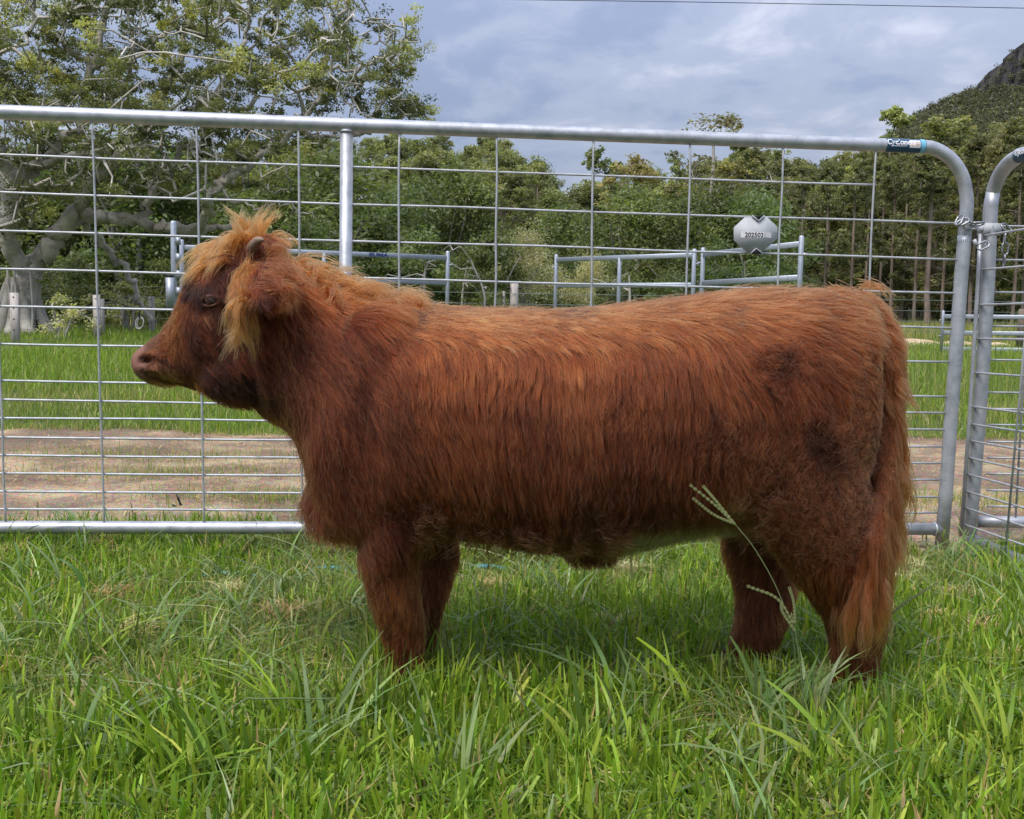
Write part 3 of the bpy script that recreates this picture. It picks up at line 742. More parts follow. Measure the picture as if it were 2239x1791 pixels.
# weld beads where the bottom rail meets the post and the brace meets the top rail
def ring(c, ax, r, rr=0.0035, n=20):
    ax = np.asarray(ax, float); ax /= np.linalg.norm(ax); u = np.cross(ax, [0, 0, 1.0]) if abs(ax[2]) < .9 else np.cross(ax, [1.0, 0, 0]); u /= np.linalg.norm(u); v = np.cross(ax, u)
    q = np.array([c + r * (math.cos(t) * u + math.sin(t) * v) for t in np.linspace(0, 2 * math.pi, n + 1)]); return tube(q, rr, 6, cap=False)
mobj('weld_bead', ring(GP(2043, 1157), gdir, TR * .95), M['galv'], gate)
bx0, bx1 = GP(758, 273.5), GP(752, 1152)
mobj('brace_post', tube([bx0 + (bx1 - bx0) * .012, bx1], TR * 0.90, 18), M['galv'], gate)
mobj('weld_bead', ring(GP(758, 288), [0, 0, 1], TR * .92), M['galv'], gate)
WR = 0.0032
yl = [338, 421, 504.6, 588, 670, 752.5, 833, 874, 913.5, 956, 995, 1035, 1075, 1113]
yr = [(1916, 405), (2096, 489), (2092, 566.3), (2085, 641), (2080, 716), (2074, 792), (2070, 867), (2066, 903), (2063, 939), (2060, 977.5), (2057, 1014), (2054, 1050), (2052, 1087), (2049, 1122)]
rngw = rs(3)
for a, b in zip(yl, yr):
    q = [GP(*line_at((0, a), b, x)) + np.array([0, 0, rngw.normal(0, .0009)]) for x in np.linspace(XL + 20, b[0], 12)]
    mobj('wire', tube(spline(q, 30), WR, 8), M['wire'], gate)
for xt, yt in [(-240, 238), (-20, 250), (203, 258), (430, 266), (652, 275), (872, 290), (1086, 292), (1297, 299), (1508, 306), (1711, 315), (1912, 322)]:
    sl = (xt - 871) * 4.4e-5
    pts = [(xt - sl * (y - yt) + rngw.normal(0, 0.7), y) for y in np.linspace(yt, 1150, 9)]
    mobj('wire', tube(spline([GP(x, y, WR * 1.8) for x, y in pts], 26), WR * .97, 8), M['wire'], gate)

# --- sticker wrapped on the top rail, with its lettering
def text_mesh(s, size=1.0, bold=0.0, shear=0.0):
    cu_ = bpy.data.curves.new('txt', 'FONT'); cu_.body = s; cu_.size = size; cu_.offset = bold; cu_.shear = shear
    cu_.align_x = 'CENTER'; cu_.align_y = 'CENTER'; cu_.resolution_u = 4
    o = bpy.data.objects.new('txt', cu_); COL.objects.link(o)
    dg = bpy.context.evaluated_depsgraph_get(); me = bpy.data.meshes.new_from_object(o.evaluated_get(dg))
    bpy.data.objects.remove(o); 
    V = np.array([v.co[:] for v in me.vertices]); Fc = [list(p.vertices) for p in me.polygons]
    return V, Fc
M['st_blue'] = mat_noise('sticker_blue', (0.018, 0.060, 0.115), (0.030, 0.085, 0.15), scale=60, rough=0.35, bump=0)
M['st_cyan'] = mat_plain('sticker_light_blue', (0.16, 0.42, 0.56), 0.4)
M['st_white'] = mat_plain('sticker_white', (0.72, 0.72, 0.74), 0.45)
M['st_warn'] = mat_plain('sticker_warning', (0.62, 0.38, 0.28), 0.5)
def wrap(path0, path1, r, s0, s1, a0, a1, ns=10, na=14):
    """patch on a tube between two axis points; s along, a angle from outward (0) up (+90)"""
    ax = path1 - path0; Ln = np.linalg.norm(ax); ax = ax / Ln
    outw = np.array([ax[1], -ax[0], 0.0]); outw /= np.linalg.norm(outw)
    if outw[1] > 0 and abs(ax[0]) > .3: outw = -outw
    up = np.cross(outw, ax); up = up if up[2] > 0 else -up
    S, A = np.meshgrid(np.linspace(s0, s1, ns), np.radians(np.linspace(a0, a1, na)), indexing='ij')
    V = path0 + S[..., None] * ax * Ln + r * (np.cos(A)[..., None] * outw + np.sin(A)[..., None] * up)
    i, j = np.meshgrid(np.arange(ns - 1), np.arange(na - 1), indexing='ij'); i, j = i.ravel(), j.ravel()
    q = np.stack([i * na + j, (i + 1) * na + j, (i + 1) * na + j + 1, i * na + j + 1], 1)
    def mp(x, y, rr): # x,y metres on the unrolled patch centre -> 3D
        return path0 + np.outer(np.asarray(x) / Ln + 0.0, ax * Ln) + rr * (np.cos(np.asarray(y) / r)[:, None] * outw + np.sin(np.asarray(y) / r)[:, None] * up)
    return (V.reshape(-1, 3), q), mp, Ln
s0, s1 = GP(1934, 317.8), GP(2010, 320.7)
st, mp, Ln = wrap(s0, s1, TR + 0.0008, 0, 1.12, -75, 88)
sticker = mobj('sticker', st, M['st_blue'], gate)
p2, _, _ = wrap(s0, s1, TR + 0.0012, 0.965, 1.105, -70, 80); mobj('sticker_band', p2, M['st_cyan'], sticker)
p3, _, _ = wrap(s0, s1, TR + 0.0015, 0.635, 0.94, -20, 44); mobj('sticker_panel', p3, M['st_white'], sticker)
V, Fc = text_mesh('Cyclone', 0.0215, 0.0006, 0.1)
mobj('lettering', (mp(V[:, 0] * 1.0 + Ln * 0.325, V[:, 1] * 1.05 + 0.0075, TR + 0.0019), Fc), M['st_white'], sticker, smooth=False)
q = np.array([[Ln * .11, -0.0045], [Ln * .56, -0.0035], [Ln * .56, -0.0020], [Ln * .11, -0.0028]]); mobj('lettering', (mp(q[:, 0], q[:, 1], TR + .0018), [[0, 1, 2, 3]]), M['st_white'], sticker, smooth=False)
for tri in ([[.665, -.002], [.775, -.002], [.72, .011]],): 
    a = np.array(tri); a[:, 0] *= Ln
    b = a.mean(0) + (a - a.mean(0)) * 0.55
    V = mp(np.r_[a[:, 0], b[:, 0]], np.r_[a[:, 1], b[:, 1]], TR + 0.0022)
    mobj('warning_triangle', (V, [[0, 1, 4, 3], [1, 2, 5, 4], [2, 0, 3, 5]]), M['st_warn'], sticker, smooth=False)
for yy in (0.008, 0.0035, -0.001):
    q = np.array([[.80, yy - .001], [.92, yy - .001], [.92, yy + .001], [.80, yy + .001]]); mobj('lettering', (mp(q[:, 0] * Ln, q[:, 1], TR + .0022), [[0, 1, 2, 3]]), M['st_warn'], sticker, smooth=False)

# --- octagonal number plate wired to the mesh
M['plate'] = mat_galv('galvanised_plate', base=(0.46, 0.47, 0.49), dark=(0.38, 0.39, 0.41), rough=0.7, metallic=0.1)
M['ink'] = mat_plain('dark_ink', (0.035, 0.02, 0.02), 0.7)
M['black'] = mat_plain('black_plastic', (0.012, 0.012, 0.014), 0.5)
plate = thing('number_plate', 'grey octagonal metal plate with a printed number hung on the gate wires', 'plate', GP(1649, 553, 0.012))
oc = [(1626, 476), (1602, 498), (1602, 526), (1631, 553), (1662, 554), (1697, 522), (1697, 497), (1675, 476)]
fr = [GP(x, y, 0.012) for x, y in oc]; bk = [GP(x, y, 0.0095) for x, y in oc]
mobj('plate', (np.array(fr + bk), [list(range(8))[::-1], list(range(8, 16))] + [[i, (i + 1) % 8, 8 + (i + 1) % 8, 8 + i] for i in range(8)]), M['plate'], plate, smooth=False)
for pts in ([(1641, 472), (1655, 484), (1668, 472)], [(1637, 556), (1650, 544), (1664, 556)]):
    a = [GP(x, y, 0.0145) for x, y in pts]
    mobj('fold_tab', tube(a, 0.0022, 6), M['wire'], plate)
    b = [GP(x, y, 0.0135) for x, y in pts]; c = [GP(x, y, 0.013) for x, y in pts]
    mobj('fold_slot', (np.array(b + c), [[0, 1, 2], [5, 4, 3], [0, 3, 4, 1], [1, 4, 5, 2], [2, 5, 3, 0]]), M['black'], plate, smooth=False)
def quad_on(px0, py0, px1, py1, off): return np.array([GP(px0, py0, off), GP(px1, py0 + 1.5, off), GP(px1, py1 + 1.5, off), GP(px0, py1, off)]), [[3, 2, 1, 0]]
lb = mobj('number_label', quad_on(1617, 507, 1668, 520, 0.0128), M['st_white'], plate, smooth=False)
mobj('number_label', quad_on(1670, 508, 1683, 519.5, 0.0127), mat_plain('faded_label', (.5, .5, .52), .6), plate, smooth=False)
V, Fc = text_mesh('202502', 0.0185, 0.0004); c0 = GP(1646, 515, 0.0134)
mobj('number', (c0 + np.outer(V[:, 0], gdir) + np.outer(V[:, 1], [0, 0, 1.0]), Fc), M['ink'], lb, smooth=False)

# --- second gate, hinged beside the first and swung towards the camera
p20 = np.array([(2161 - IW / 2) / F * 3.12, 3.12]); d2 = np.array([0.033, -1.0])
G2 = vplane(p20, d2)
gate2 = thing('mesh_gate', 'galvanised mesh gate at the right edge, swung open towards the camera', 'gate', (p20[0], p20[1], 0))
def ext(a, b, Yend):
    t = (Yend - a[1]) / (b[1] - a[1]); return a + (b - a) * t
cvp = [G2(x, y) for x, y in [(2167, 452), (2171, 420), (2181, 391), (2196, 366), (2214, 349), (2236, 338.5)]]
endp = cvp[-1] + np.array([0.033, -1, 0]) * 1.5
p2 = [G2(x, y) for x, y in [(2118, 1209), (2126.5, 1100), (2141, 920), (2152, 760), (2161, 600), (2165, 500)]]
mobj('top_rail', tube(spline(cvp + [cvp[-1] + np.array([0.033, -1, 0.012]) * .12, endp], 50), TR, 18), M['galv'], gate2)
mobj('end_post', tube(p2 + [cvp[0], cvp[1]], TR * 1.003, 18), M['galv'], gate2)
strip = [G2(x, y, 0.0) + np.array([-0.031, -0.004, 0]) for x, y in [(2122, 1172), (2141, 920), (2161, 600), (2165, 512)]]
mobj('edge_strip', tube(strip, 0.0065, 8), M['galv'], gate2)
a, b = G2(2122, 1179), G2(2239, 1230)
mobj('bottom_rail', tube([a, ext(a, b, 1.3)], TR * .93, 16), M['galv'], gate2)
for l, r_ in [((2155, 516), 503), ((2150, 590), 583), ((2143, 667), 664), ((2138, 741), 742), ((2133, 815), 822), ((2129, 889), 902), ((2126, 927), 943), ((2123, 963), 983), ((2120, 1000), 1026), ((2117, 1036), 1067), ((2114, 1073), 1108), ((2112, 1109), 1148), ((2109, 1145), 1189)]:
    a = G2(l[0] + 10, l[1]) + np.array([-0.022, -0.01, 0]); b = G2(2239, r_); b[0] -= 0.012
    mobj('wire', tube(np.array([a, a + (b - a) * .3, b, ext(a, b, 1.3)]), WR, 8), M['wire'], gate2)
a, b = G2(2238, 946), G2(2213, 1216); a[0] -= .02; b[0] -= .02
u = (a - b) / np.linalg.norm(a - b); top_ = b + u * (1.16 - b[2]) / u[2]
mobj('wire', tube([b, top_], WR, 8), M['wire'], gate2)
for yy in (2.35, 2.0, 1.7, 1.4): mobj('wire', tube([np.array([b[0] + (2.7 - yy) * .033, yy, .12]), np.array([b[0] + (2.7 - yy) * .033, yy, 1.17])], WR, 6), M['wire'], gate2)
# its sticker
q0 = cvp[-1] + np.array([0, 0.02, -0.001]); q1 = endp + np.array([0, 0, .004])
axl = np.linalg.norm(q1 - q0)
st, mp2, Ln2 = wrap(q0, q1, TR + 0.0009, 0.0, 0.11 / axl, -80, 262)
s2 = mobj('sticker', st, M['st_blue'], gate2)
ax2 = (q1 - q0) / axl; side = np.array([-1.0, 0, 0])
V, Fc = text_mesh('Cyclone', 0.0215, 0.0006, 0.1)
mobj('lettering', (q0 + np.outer(V[:, 0] + 0.052, ax2) + np.outer(np.sin(V[:, 1] / TR + .25) * (TR + .002), [0, 0, 1.0]) + np.outer(np.cos(V[:, 1] / TR + .25) * (TR + .002), side), Fc), M['st_white'], s2, smooth=False)
# clamp with bolt
cc = G2(2163.5, 502); mobj('clamp', boxvf(cc, (0.053, 0.046, 0.034)), M['plate'], gate2, smooth=False)
mobj('bolt', tube([cc + np.array([-.024, -.012, 0]), cc + np.array([-.052, -.012, .001])], 0.0045, 8), M['wire'], gate2)
mobj('bolt', tube([cc + np.array([-.028, -.012, 0]), cc + np.array([-.034, -.012, .0])], 0.0105, 6), M['wire'], gate2)

# --- third panel in line behind the second gate
p30 = np.array([(2160 - IW / 2) / F * 3.22, 3.22]); G3 = vplane(p30, gdir[:2])
gate3 = thing('mesh_gate', 'galvanised mesh gate in line behind the open gate at the right edge', 'gate', (p30[0], p30[1], 0))
XR = 2900
c3 = [G3(x, y) for x, y in [(2118, 1196), (2126, 1100), (2141, 920), (2160, 600), (2163, 480), (2169, 430), (2187, 384), (2216, 352), (2262, 336), (2400, 340), (XR, 358)]]
mobj('top_rail', tube(spline(c3, 60), TR, 14), M['galv'], gate3)
mobj('bottom_rail', tube([G3(2125, 1140), G3(2239, 1142), G3(XR, 1150)], TR * .93, 14), M['galv'], gate3)
for y in [495, 569, 640, 714, 788, 859, 895, 930, 967, 1002, 1037, 1073, 1108]:
    mobj('wire', tube([G3(2158, y - 1), G3(2239, y), G3(XR, y + 8)], WR, 8), M['wire'], gate3)
for xt in (2262, 2440, 2610): mobj('wire', tube([G3(xt, 345, .007), G3(xt - 45, 1145, .007)], WR, 6), M['wire'], gate3)

# --- chain with snap links holding the gates together
M['chain'] = mat_galv('chain_steel', base=(0.36, 0.37, 0.39), dark=(0.20, 0.21, 0.22), rough=0.4, metallic=0.8)
chain = thing('chain', 'short steel chain looped round the gate post and clamped to the next gate', 'chain', GP(2108, 500, 0.03))
def link(c, a, b, Ln=0.036, W=0.020, r=0.0029):
    a = np.asarray(a, float); a /= np.linalg.norm(a); b = np.asarray(b, float); b -= a * (a @ b); b /= np.linalg.norm(b)
    h = Ln / 2 - W / 2; q = []
    for t in np.linspace(-90, 90, 9): q.append(c + a * (h + W / 2 * math.cos(R(t))) + b * W / 2 * math.sin(R(t)))
    for t in np.linspace(90, 270, 9): q.append(c + a * (-h + W / 2 * math.cos(R(t))) + b * W / 2 * math.sin(R(t)))
    q.append(q[0]); return tube(np.array(q), r, 8, cap=False)
X, Yv, Z = np.array([1., 0, 0]), np.array([0, 1., 0]), np.array([0, 0, 1.])
for px, py, of, a, b in [(2089, 483, .022, (.5, .35, .85), (0.5, -.8, 0)), (2095, 487, .026, (.9, -.2, .45), (0, .7, .7)), (2108, 495, .030, (1, 0, -.12), (.1, -.25, 1)), (2126, 491, .028, (1, -.1, .05), (0, 1, -.35)), (2140, 538, .024, (.8, 0, .4), (0, .4, 1)),
                         (2196, 500, .012, (.7, -.2, -.7), (.6, .5, .6)), (2190, 522, .016, (.05, 0, 1), (.3, 1, 0)), (2191, 545, .016, (.02, 0, 1), (1, .25, 0)), (2189, 571, .016, (-.03, 0, 1), (.25, 1, 0))]:
    mobj('link', link(GP(px, py, of), a, b), M['chain'], chain)
mobj('pin', tube([GP(2122, 525, .02), GP(2128, 540, .02)], 0.0062, 10), M['wire'], chain)
mobj('swivel', tube([GP(2127, 497, .026), GP(2130, 511, .026)], 0.0045, 8), M['wire'], chain)

# ================================================================== YARD PANELS AND FENCES BEHIND
def flat_rail(a, b, h=0.07, w_=0.035):
    a = np.asarray(a, float); b = np.asarray(b, float); d = (b - a) / np.linalg.norm(b - a)
    s = np.cross(d, [0, 0, 1.0]); s /= np.linalg.norm(s); u = np.cross(s, d)
    t = np.linspace(0, 2 * math.pi, 13)[:-1]
    cx = np.sign(np.cos(t)) * np.abs(np.cos(t)) ** .5 * w_ / 2; cz = np.sign(np.sin(t)) * np.abs(np.sin(t)) ** .5 * h / 2
    ringv = cx[:, None] * s + cz[:, None] * u
    V = np.concatenate([a + ringv, b + ringv]); q = [[i, (i + 1) % 12, 12 + (i + 1) % 12, 12 + i] for i in range(12)]
    return V, q + [list(range(12))[::-1], list(range(12, 24))]
def yard_panel(name, px0, Y0, py0, px1, Y1, py1, nrails, spacing, label, up=0.10, h=0.062, mid=True):
    a, b = P(px0, py0, Y0), P(px1, py1, Y1)
    o = thing(name, label, 'yard panel', (a[0], a[1], 0), 'portable cattle yard panels')
    for k in range(nrails):
        mobj('rail', flat_rail(a - [0, 0, k * spacing], b - [0, 0, k * spacing], h), M['galv_far'], o)
    ups = [a, b] + ([a + (b - a) * .5] if mid else [])
    for i, q in enumerate(ups):
        top = q + np.array([0, 0, up if i < 2 else 0.0])
        mobj('upright', tube([np.array([q[0], q[1], 0.0]), top - [0, 0, .015], top], [0.027, 0.027, 0.018], 12), M['galv_far'], o)
        if i < 2:
            for z in (top[2] - 0.18, 0.35):
                mobj('pin_lug', boxvf((q[0] + (0.04 if i else -0.04), q[1], z), (0.05, 0.02, 0.018)), M['galv_far'], o, smooth=False)
    return o
pa = yard_panel('yard_panel', 397, 12.2, 541, 979, 14.0, 564, 5, 0.325, 'galvanised yard panel behind the calf head, left of the gap', up=.09)
# maker's mark on its top rail
qa, qb = P(397, 541, 12.2), P(979, 564, 14.0); f0 = (822 - 397) / (979 - 397) * 1.02
V, Fc = text_mesh('EUMA', 0.062, 0.003); d_ = (qb - qa) / np.linalg.norm(qb - qa)
mobj('lettering', (qa + (qb - qa) * (f0 - .03) + np.array([0, -0.024, 0]) + np.outer(V[:, 0] * 1.6, d_) + np.outer(V[:, 1], [0, 0, 1.0]), Fc), mat_plain('blue_mark', (.03, .05, .16), .5), pa, smooth=False)
yard_panel('yard_panel', 1216, 15.0, 568, 1518, 12.8, 558, 5, 0.36, 'galvanised yard panel above the calf back, left of the joint', up=.075)
yard_panel('yard_panel', 1537, 12.6, 557, 1752, 10.7, 534, 5, 0.335, 'galvanised yard panel above the calf rump, angled towards the camera', up=.085, mid=False)
yard_panel('yard_panel', 2062, 19.5, 692, 2560, 19.0, 697, 3, 0.30, 'low three rail yard panel seen between the gate posts at right', up=.11, h=0.08)
# slotted latch post at the left end
lp = thing('latch_post', 'tall slotted galvanised post beside the calf forehead', 'post', P(379, 740, 12.0) * [1, 1, 0])
t0 = P(379, 483, 12.0); mobj('upright', tube([[t0[0], t0[1], 0], t0 - [0, 0, .02], t0], [.034, .034, .024], 12), M['galv_far'], lp)
for k in range(5): mobj('slot_plate', boxvf((t0[0] + .052, t0[1], t0[2] - .22 - k * .19), (.045, .05, .09)), M['galv_far'], lp, smooth=False)
bt = P(372, 640, 11.8); mobj('latch_box', boxvf(bt, (.075, .07, .34)), M['galv_far'], lp, smooth=False)
mobj('latch_cap', boxvf(bt + [0, 0, .185], (.08, .075, .025)), M['black'], lp, smooth=False)

M['timber'] = mat_noise('weathered_timber', (0.36, 0.32, 0.29), (0.56, 0.51, 0.47), scale=7, rough=0.9, bump=0.4, bscale=30, stretch=(3, 3, .3), bdist=.01)
M['greenwire'] = mat_plain('dull_wire', (0.20, 0.24, 0.22), 0.6, 0.4)
f1 = thing('post_fence', 'wire fence of pale drilled timber posts in front of the fig tree', 'fence', P(30, 752, 16.5) * [1, 1, 0])
prev = None
for px, Y, pt, w_ in [(31, 16.5, 640, .115), (211, 19.5, 645, .115), (331, 23.5, 648, .115)]:
    t = P(px, pt, Y); p_ = mobj('post', boxvf((t[0], Y, t[2] / 2 - .05), (w_, .07, t[2] + .1)), M['timber'], f1, smooth=False)
    for k in range(5):
        z = t[2] - .07 - k * .17
        mobj('hole', tube([[t[0], Y - .037, z], [t[0], Y - .030, z]], .014, 8), M['black'], p_, smooth=False)
    if prev is not None:
        for k in range(5):
            mobj('wire', tube([prev[0] + [0, -.04, -.07 - k * .17], t + [0, -.04, -.07 - k * .17]], .003, 5), M['greenwire'], f1)
    prev = (t,)
gp = thing('steel_post', 'grey round gate post just behind the second timber fence post', 'post', P(222, 740, 21) * [1, 1, 0])
t = P(222, 653, 21); mobj('pole', tube([[t[0], 21, 0], t - [0, 0, .02], t], [.055, .055, .04], 12), M['timber'], gp)
f2 = thing('post_fence', 'far wire fence running across below the trees', 'fence', (0, 28, 0))
for px, pt, r_, mt_ in [(1125, 620, .115, 'timber'), (1102, 637, .04, 'timber'), (-160, 640, .06, 'timber'), (640, 640, .06, 'timber'), (1660, 650, .05, 'timber'), (2330, 650, .06, 'timber')]:
    t = P(px, pt, 28); mobj('post', tube([[t[0], 28, 0], t - [0, 0, .02], t], [r_, r_ * .96, r_ * .8], 12), M[mt_], f2)
t = P(1117, 630, 27.85)
for s in (-1, 1): mobj('insulator', tube([P(1125, 630, 27.9) + [s * .1, 0, 0], P(1125, 630, 27.9) + [s * .19, 0, 0]], .03, 8), M['black'], f2)
for z in (1.12, .84, .56, .30):
    mobj('wire', tube([[-17, 27.87, z], [0, 27.87, z - .01], [18, 27.87, z]], .0075, 5), M['greenwire'], f2)
# white loop of cord hanging on the fence
lo = P(305, 706, 20); lp_ = thing('cord_loop', 'white loop of cord hanging on the fence beside the calf nose', 'cord', lo)
for k, s in enumerate((1.0, .82)):
    q = [lo + s * np.array([.075 * math.cos(t) + .012 * k + .02 * math.sin(t), 0.012 * k, .115 * math.sin(t) - .01 * k]) for t in np.linspace(0, 2 * math.pi, 25)]
    mobj('cord', tube(np.array(q), .0075, 6, cap=False), mat_plain('white_cord', (.5, .5, .48), .8), lp_)
mobj('hook', tube(spline([lo + [0, 0, .09], lo + [.01, -.01, .2], lo + [0.02, 0, .3]], 6), .014, 6), M['black'], lp_)
dp = thing('timber_post', 'dark timber post at the right edge behind the low yard panel', 'post', P(2236, 760, 21.5) * [1, 1, 0])
t = P(2237, 676, 21.5); mobj('pole', tube([[t[0], 21.5, 0], t - [0, 0, .02], t], [.09, .085, .07], 12), M['bark_gum'], dp)

# sand heap
xsn = np.linspace(-2.2, 1.8, 70); ysn = np.linspace(-.8, .8, 24); sc0 = P(2090, 752, 25.5)
def sandz(x, y):
    return (0.18 * np.exp(-((x + 1.0) / .55) ** 2) + 0.12 * np.exp(-((x - .1) / .5) ** 2) + 0.10 * np.exp(-((x - 1.0) / .4) ** 2)) * np.exp(-(y / .45) ** 2) * (1 + .25 * snoise(np.stack([x, y, x * 0], -1), 5, 1)) - 0.012
sv, sf = grid_sheet(xsn, ysn, sandz); sv += [sc0[0], 25.5, 0]
tag(mobj('sand_heap', (sv, sf), mat_noise('sand', (.42, .30, .17), (.60, .46, .30), scale=5, bump=.5, bscale=20)), 'low heap of orange sand on the grass beyond the gate posts', 'sand')
# overhead line
tag(mobj('power_line', tube(spline([P(700, -14, 45), P(1000, -3, 45), P(1600, 6, 45.5), P(2400, 21, 46)], 30), 0.016, 5), M['black']), 'thin dark overhead wire crossing the top of the sky', 'wire')
# stick lying on the path edge and little dark twig
tag(mobj('stick', tube(spline([P(-40, 1126, 3.62), P(60, 1116, 3.66), P(150, 1118, 3.66), P(225, 1132, 3.6)], 10), np.linspace(.007, .004, 10), 6), M['bark_gum']), 'thin bent brown stick lying along the near edge of the path', 'stick')
tw = thing('twig', 'small dark forked twig standing up on the dirt path', 'twig', P(400, 1118, 3.62))
mobj('stem', tube(spline([P(400, 1120, 3.62), P(393, 1098, 3.62), P(385, 1080, 3.62)], 5), [.005, .005, .004, .004, .002], 6), M['black'], tw)
mobj('stem', tube(spline([P(398, 1118, 3.62), P(385, 1108, 3.6), P(374, 1103, 3.6)], 5), [.004, .004, .003, .003, .002], 6), M['black'], tw)
# blue rope half sunk in the grass
M['rope'] = mat_noise('blue_rope', (.06, .30, .46), (.16, .52, .68), scale=180, rough=.7, bump=.5, bscale=300, bdist=.002)
rq = [P(-60, 1284, 2.60), P(10, 1284, 2.61), P(60, 1288, 2.6), P(110, 1281, 2.62), P(160, 1284, 2.61), P(205, 1278, 2.63), P(270, 1276, 2.64), P(330, 1282, 2.63), P(450, 1277, 2.66), P(560, 1272, 2.69), P(650, 1258, 2.76), P(720, 1254, 2.78), P(800, 1252, 2.79), P(1000, 1256, 2.8), P(1110, 1262, 2.78)]
rq = spline(rq, 90); rq[:, 2] = 0.007 + 0.012 * np.sin(np.linspace(0, 34, 90)) + gz(rq[:, 0], rq[:, 1])
tag(mobj('rope', tube(rq, .0058, 8), M['rope']), 'bright blue rope lying half hidden in the grass in front of the gate', 'rope')

# ================================================================== THE CALF
VS = 1.0385; YC = 1.92
def cw(x, y, Y=YC): return P(x * VS, y * VS, Y)
def loft(st, n=30, pw=2.3):
    """stations: (top xy, bottom xy, half width, Y centre)"""
    rings = []
    for (tx, ty), (bx, by), hw, yc in st:
        a, b = cw(tx, ty, yc), cw(bx, by, yc); c = (a + b) / 2; u = (a - b) / 2
        t = np.arange(n) * 2 * math.pi / n
        cu_, su_ = np.cos(t), np.sin(t)
        k1 = np.sign(cu_) * np.abs(cu_) ** (2 / pw); k2 = np.sign(su_) * np.abs(su_) ** (2 / pw)
        rings.append(c + k1[:, None] * u + k2[:, None] * np.array([0, -hw, 0]))
    k = len(rings); V = np.concatenate(rings)
    i, j = np.meshgrid(np.arange(k - 1), np.arange(n), indexing='ij'); i, j = i.ravel(), j.ravel(); j2 = (j + 1) % n
    q = np.stack([i * n + j, i * n + j2, (i + 1) * n + j2, (i + 1) * n + j], 1)
    V = np.vstack([V, rings[0].mean(0), rings[-1].mean(0)]); c0, c1 = len(V) - 2, len(V) - 1
    jj = np.arange(n); t0 = np.stack([np.full(n, c0), (jj + 1) % n, jj], 1); t1 = np.stack([np.full(n, c1), (k - 1) * n + jj, (k - 1) * n + (jj + 1) % n], 1)
    return V, [q, np.concatenate([t0, t1])]
def dens(st, m):
    """smooth the station list"""
    A = np.array([[*s[0], *s[1], s[2], s[3]] for s in st], float); B = spline(A, m)
    return [((b[0], b[1]), (b[2], b[3]), b[4], b[5]) for b in B]
torso = [((1822, 700), (1818, 830), .04, YC), ((1812, 660), (1810, 930), .11, YC), ((1786, 630), (1788, 1020), .16, YC), ((1738, 613), (1738, 1070), .180, YC), ((1670, 607), (1670, 1085), .190, YC),
         ((1570, 611), (1560, 1104), .192, YC), ((1460, 622), (1440, 1120), .195, YC), ((1340, 636), (1330, 1140), .212, YC), ((1210, 648), (1220, 1152), .222, YC), ((1090, 651), (1100, 1138), .218, YC),
         ((970, 645), (985, 1122), .205, YC), ((870, 636), (870, 1118), .188, YC), ((790, 630), (782, 1108), .165, YC), ((720, 610), (714, 1064), .142, YC), ((660, 588), (668, 985), .122, YC), ((610, 570), (617, 900), .108, YC), ((570, 560), (545, 858), .098, YC), ((540, 560), (510, 835), .08, YC)]
head = [((590, 560), (575, 850), .075, YC), ((556, 528), (530, 838), .092, YC), ((515, 512), (495, 838), .100, YC), ((470, 520), (462, 828), .103, YC), ((430, 548), (430, 818), .098, YC), ((402, 590), (405, 812), .084, YC), ((380, 640), (383, 808), .069, YC), ((352, 688), (360, 806), .058, YC),
        ((334, 704), (342, 811), .058, YC), ((314, 721), (325, 809), .060, YC), ((301, 731), (311, 803), .057, YC), ((292, 737), (301, 796), .049, YC), ((286, 746), (293, 784), .034, YC)]
parts = [loft(dens(torso, 60)), loft(dens(head, 44), pw=2.15)]
def blob(c, r, n=20):
    u = np.linspace(0, math.pi, n); v = np.linspace(0, 2 * math.pi, n * 2 + 1)[:-1]
    U, Vv = np.meshgrid(u, v, indexing='ij')
    Q = np.stack([np.sin(U) * np.cos(Vv) * r[0], np.sin(U) * np.sin(Vv) * r[1], np.cos(U) * r[2]], -1).reshape(-1, 3) + c
    m_ = n * 2; i, j = np.meshgrid(np.arange(n - 1), np.arange(m_), indexing='ij'); i, j = i.ravel(), j.ravel()
    return Q, np.stack([i * m_ + j, (i + 1) * m_ + j, (i + 1) * m_ + (j + 1) % m_, i * m_ + (j + 1) % m_], 1)
def leg(pts, n=20):
    """pts: (xv, yv, Y, rx, ry)"""
    A = spline(np.array(pts, float), 26); C_ = np.array([cw(a[0], a[1], a[2]) for a in A]); k = len(C_)
    t = np.arange(n) * 2 * math.pi / n
    V = np.concatenate([C_[i] + np.stack([np.cos(t) * A[i, 3], np.sin(t) * A[i, 4], t * 0], 1) for i in range(k)])
    i, j = np.meshgrid(np.arange(k - 1), np.arange(n), indexing='ij'); i, j = i.ravel(), j.ravel(); j2 = (j + 1) % n
    q = np.stack([i * n + j, i * n + j2, (i + 1) * n + j2, (i + 1) * n + j], 1)
    return V, [q, np.array([list(range(n)), [(k - 1) * n + c for c in range(n)][::-1]])]
YN, YFR = 1.835, 1.985
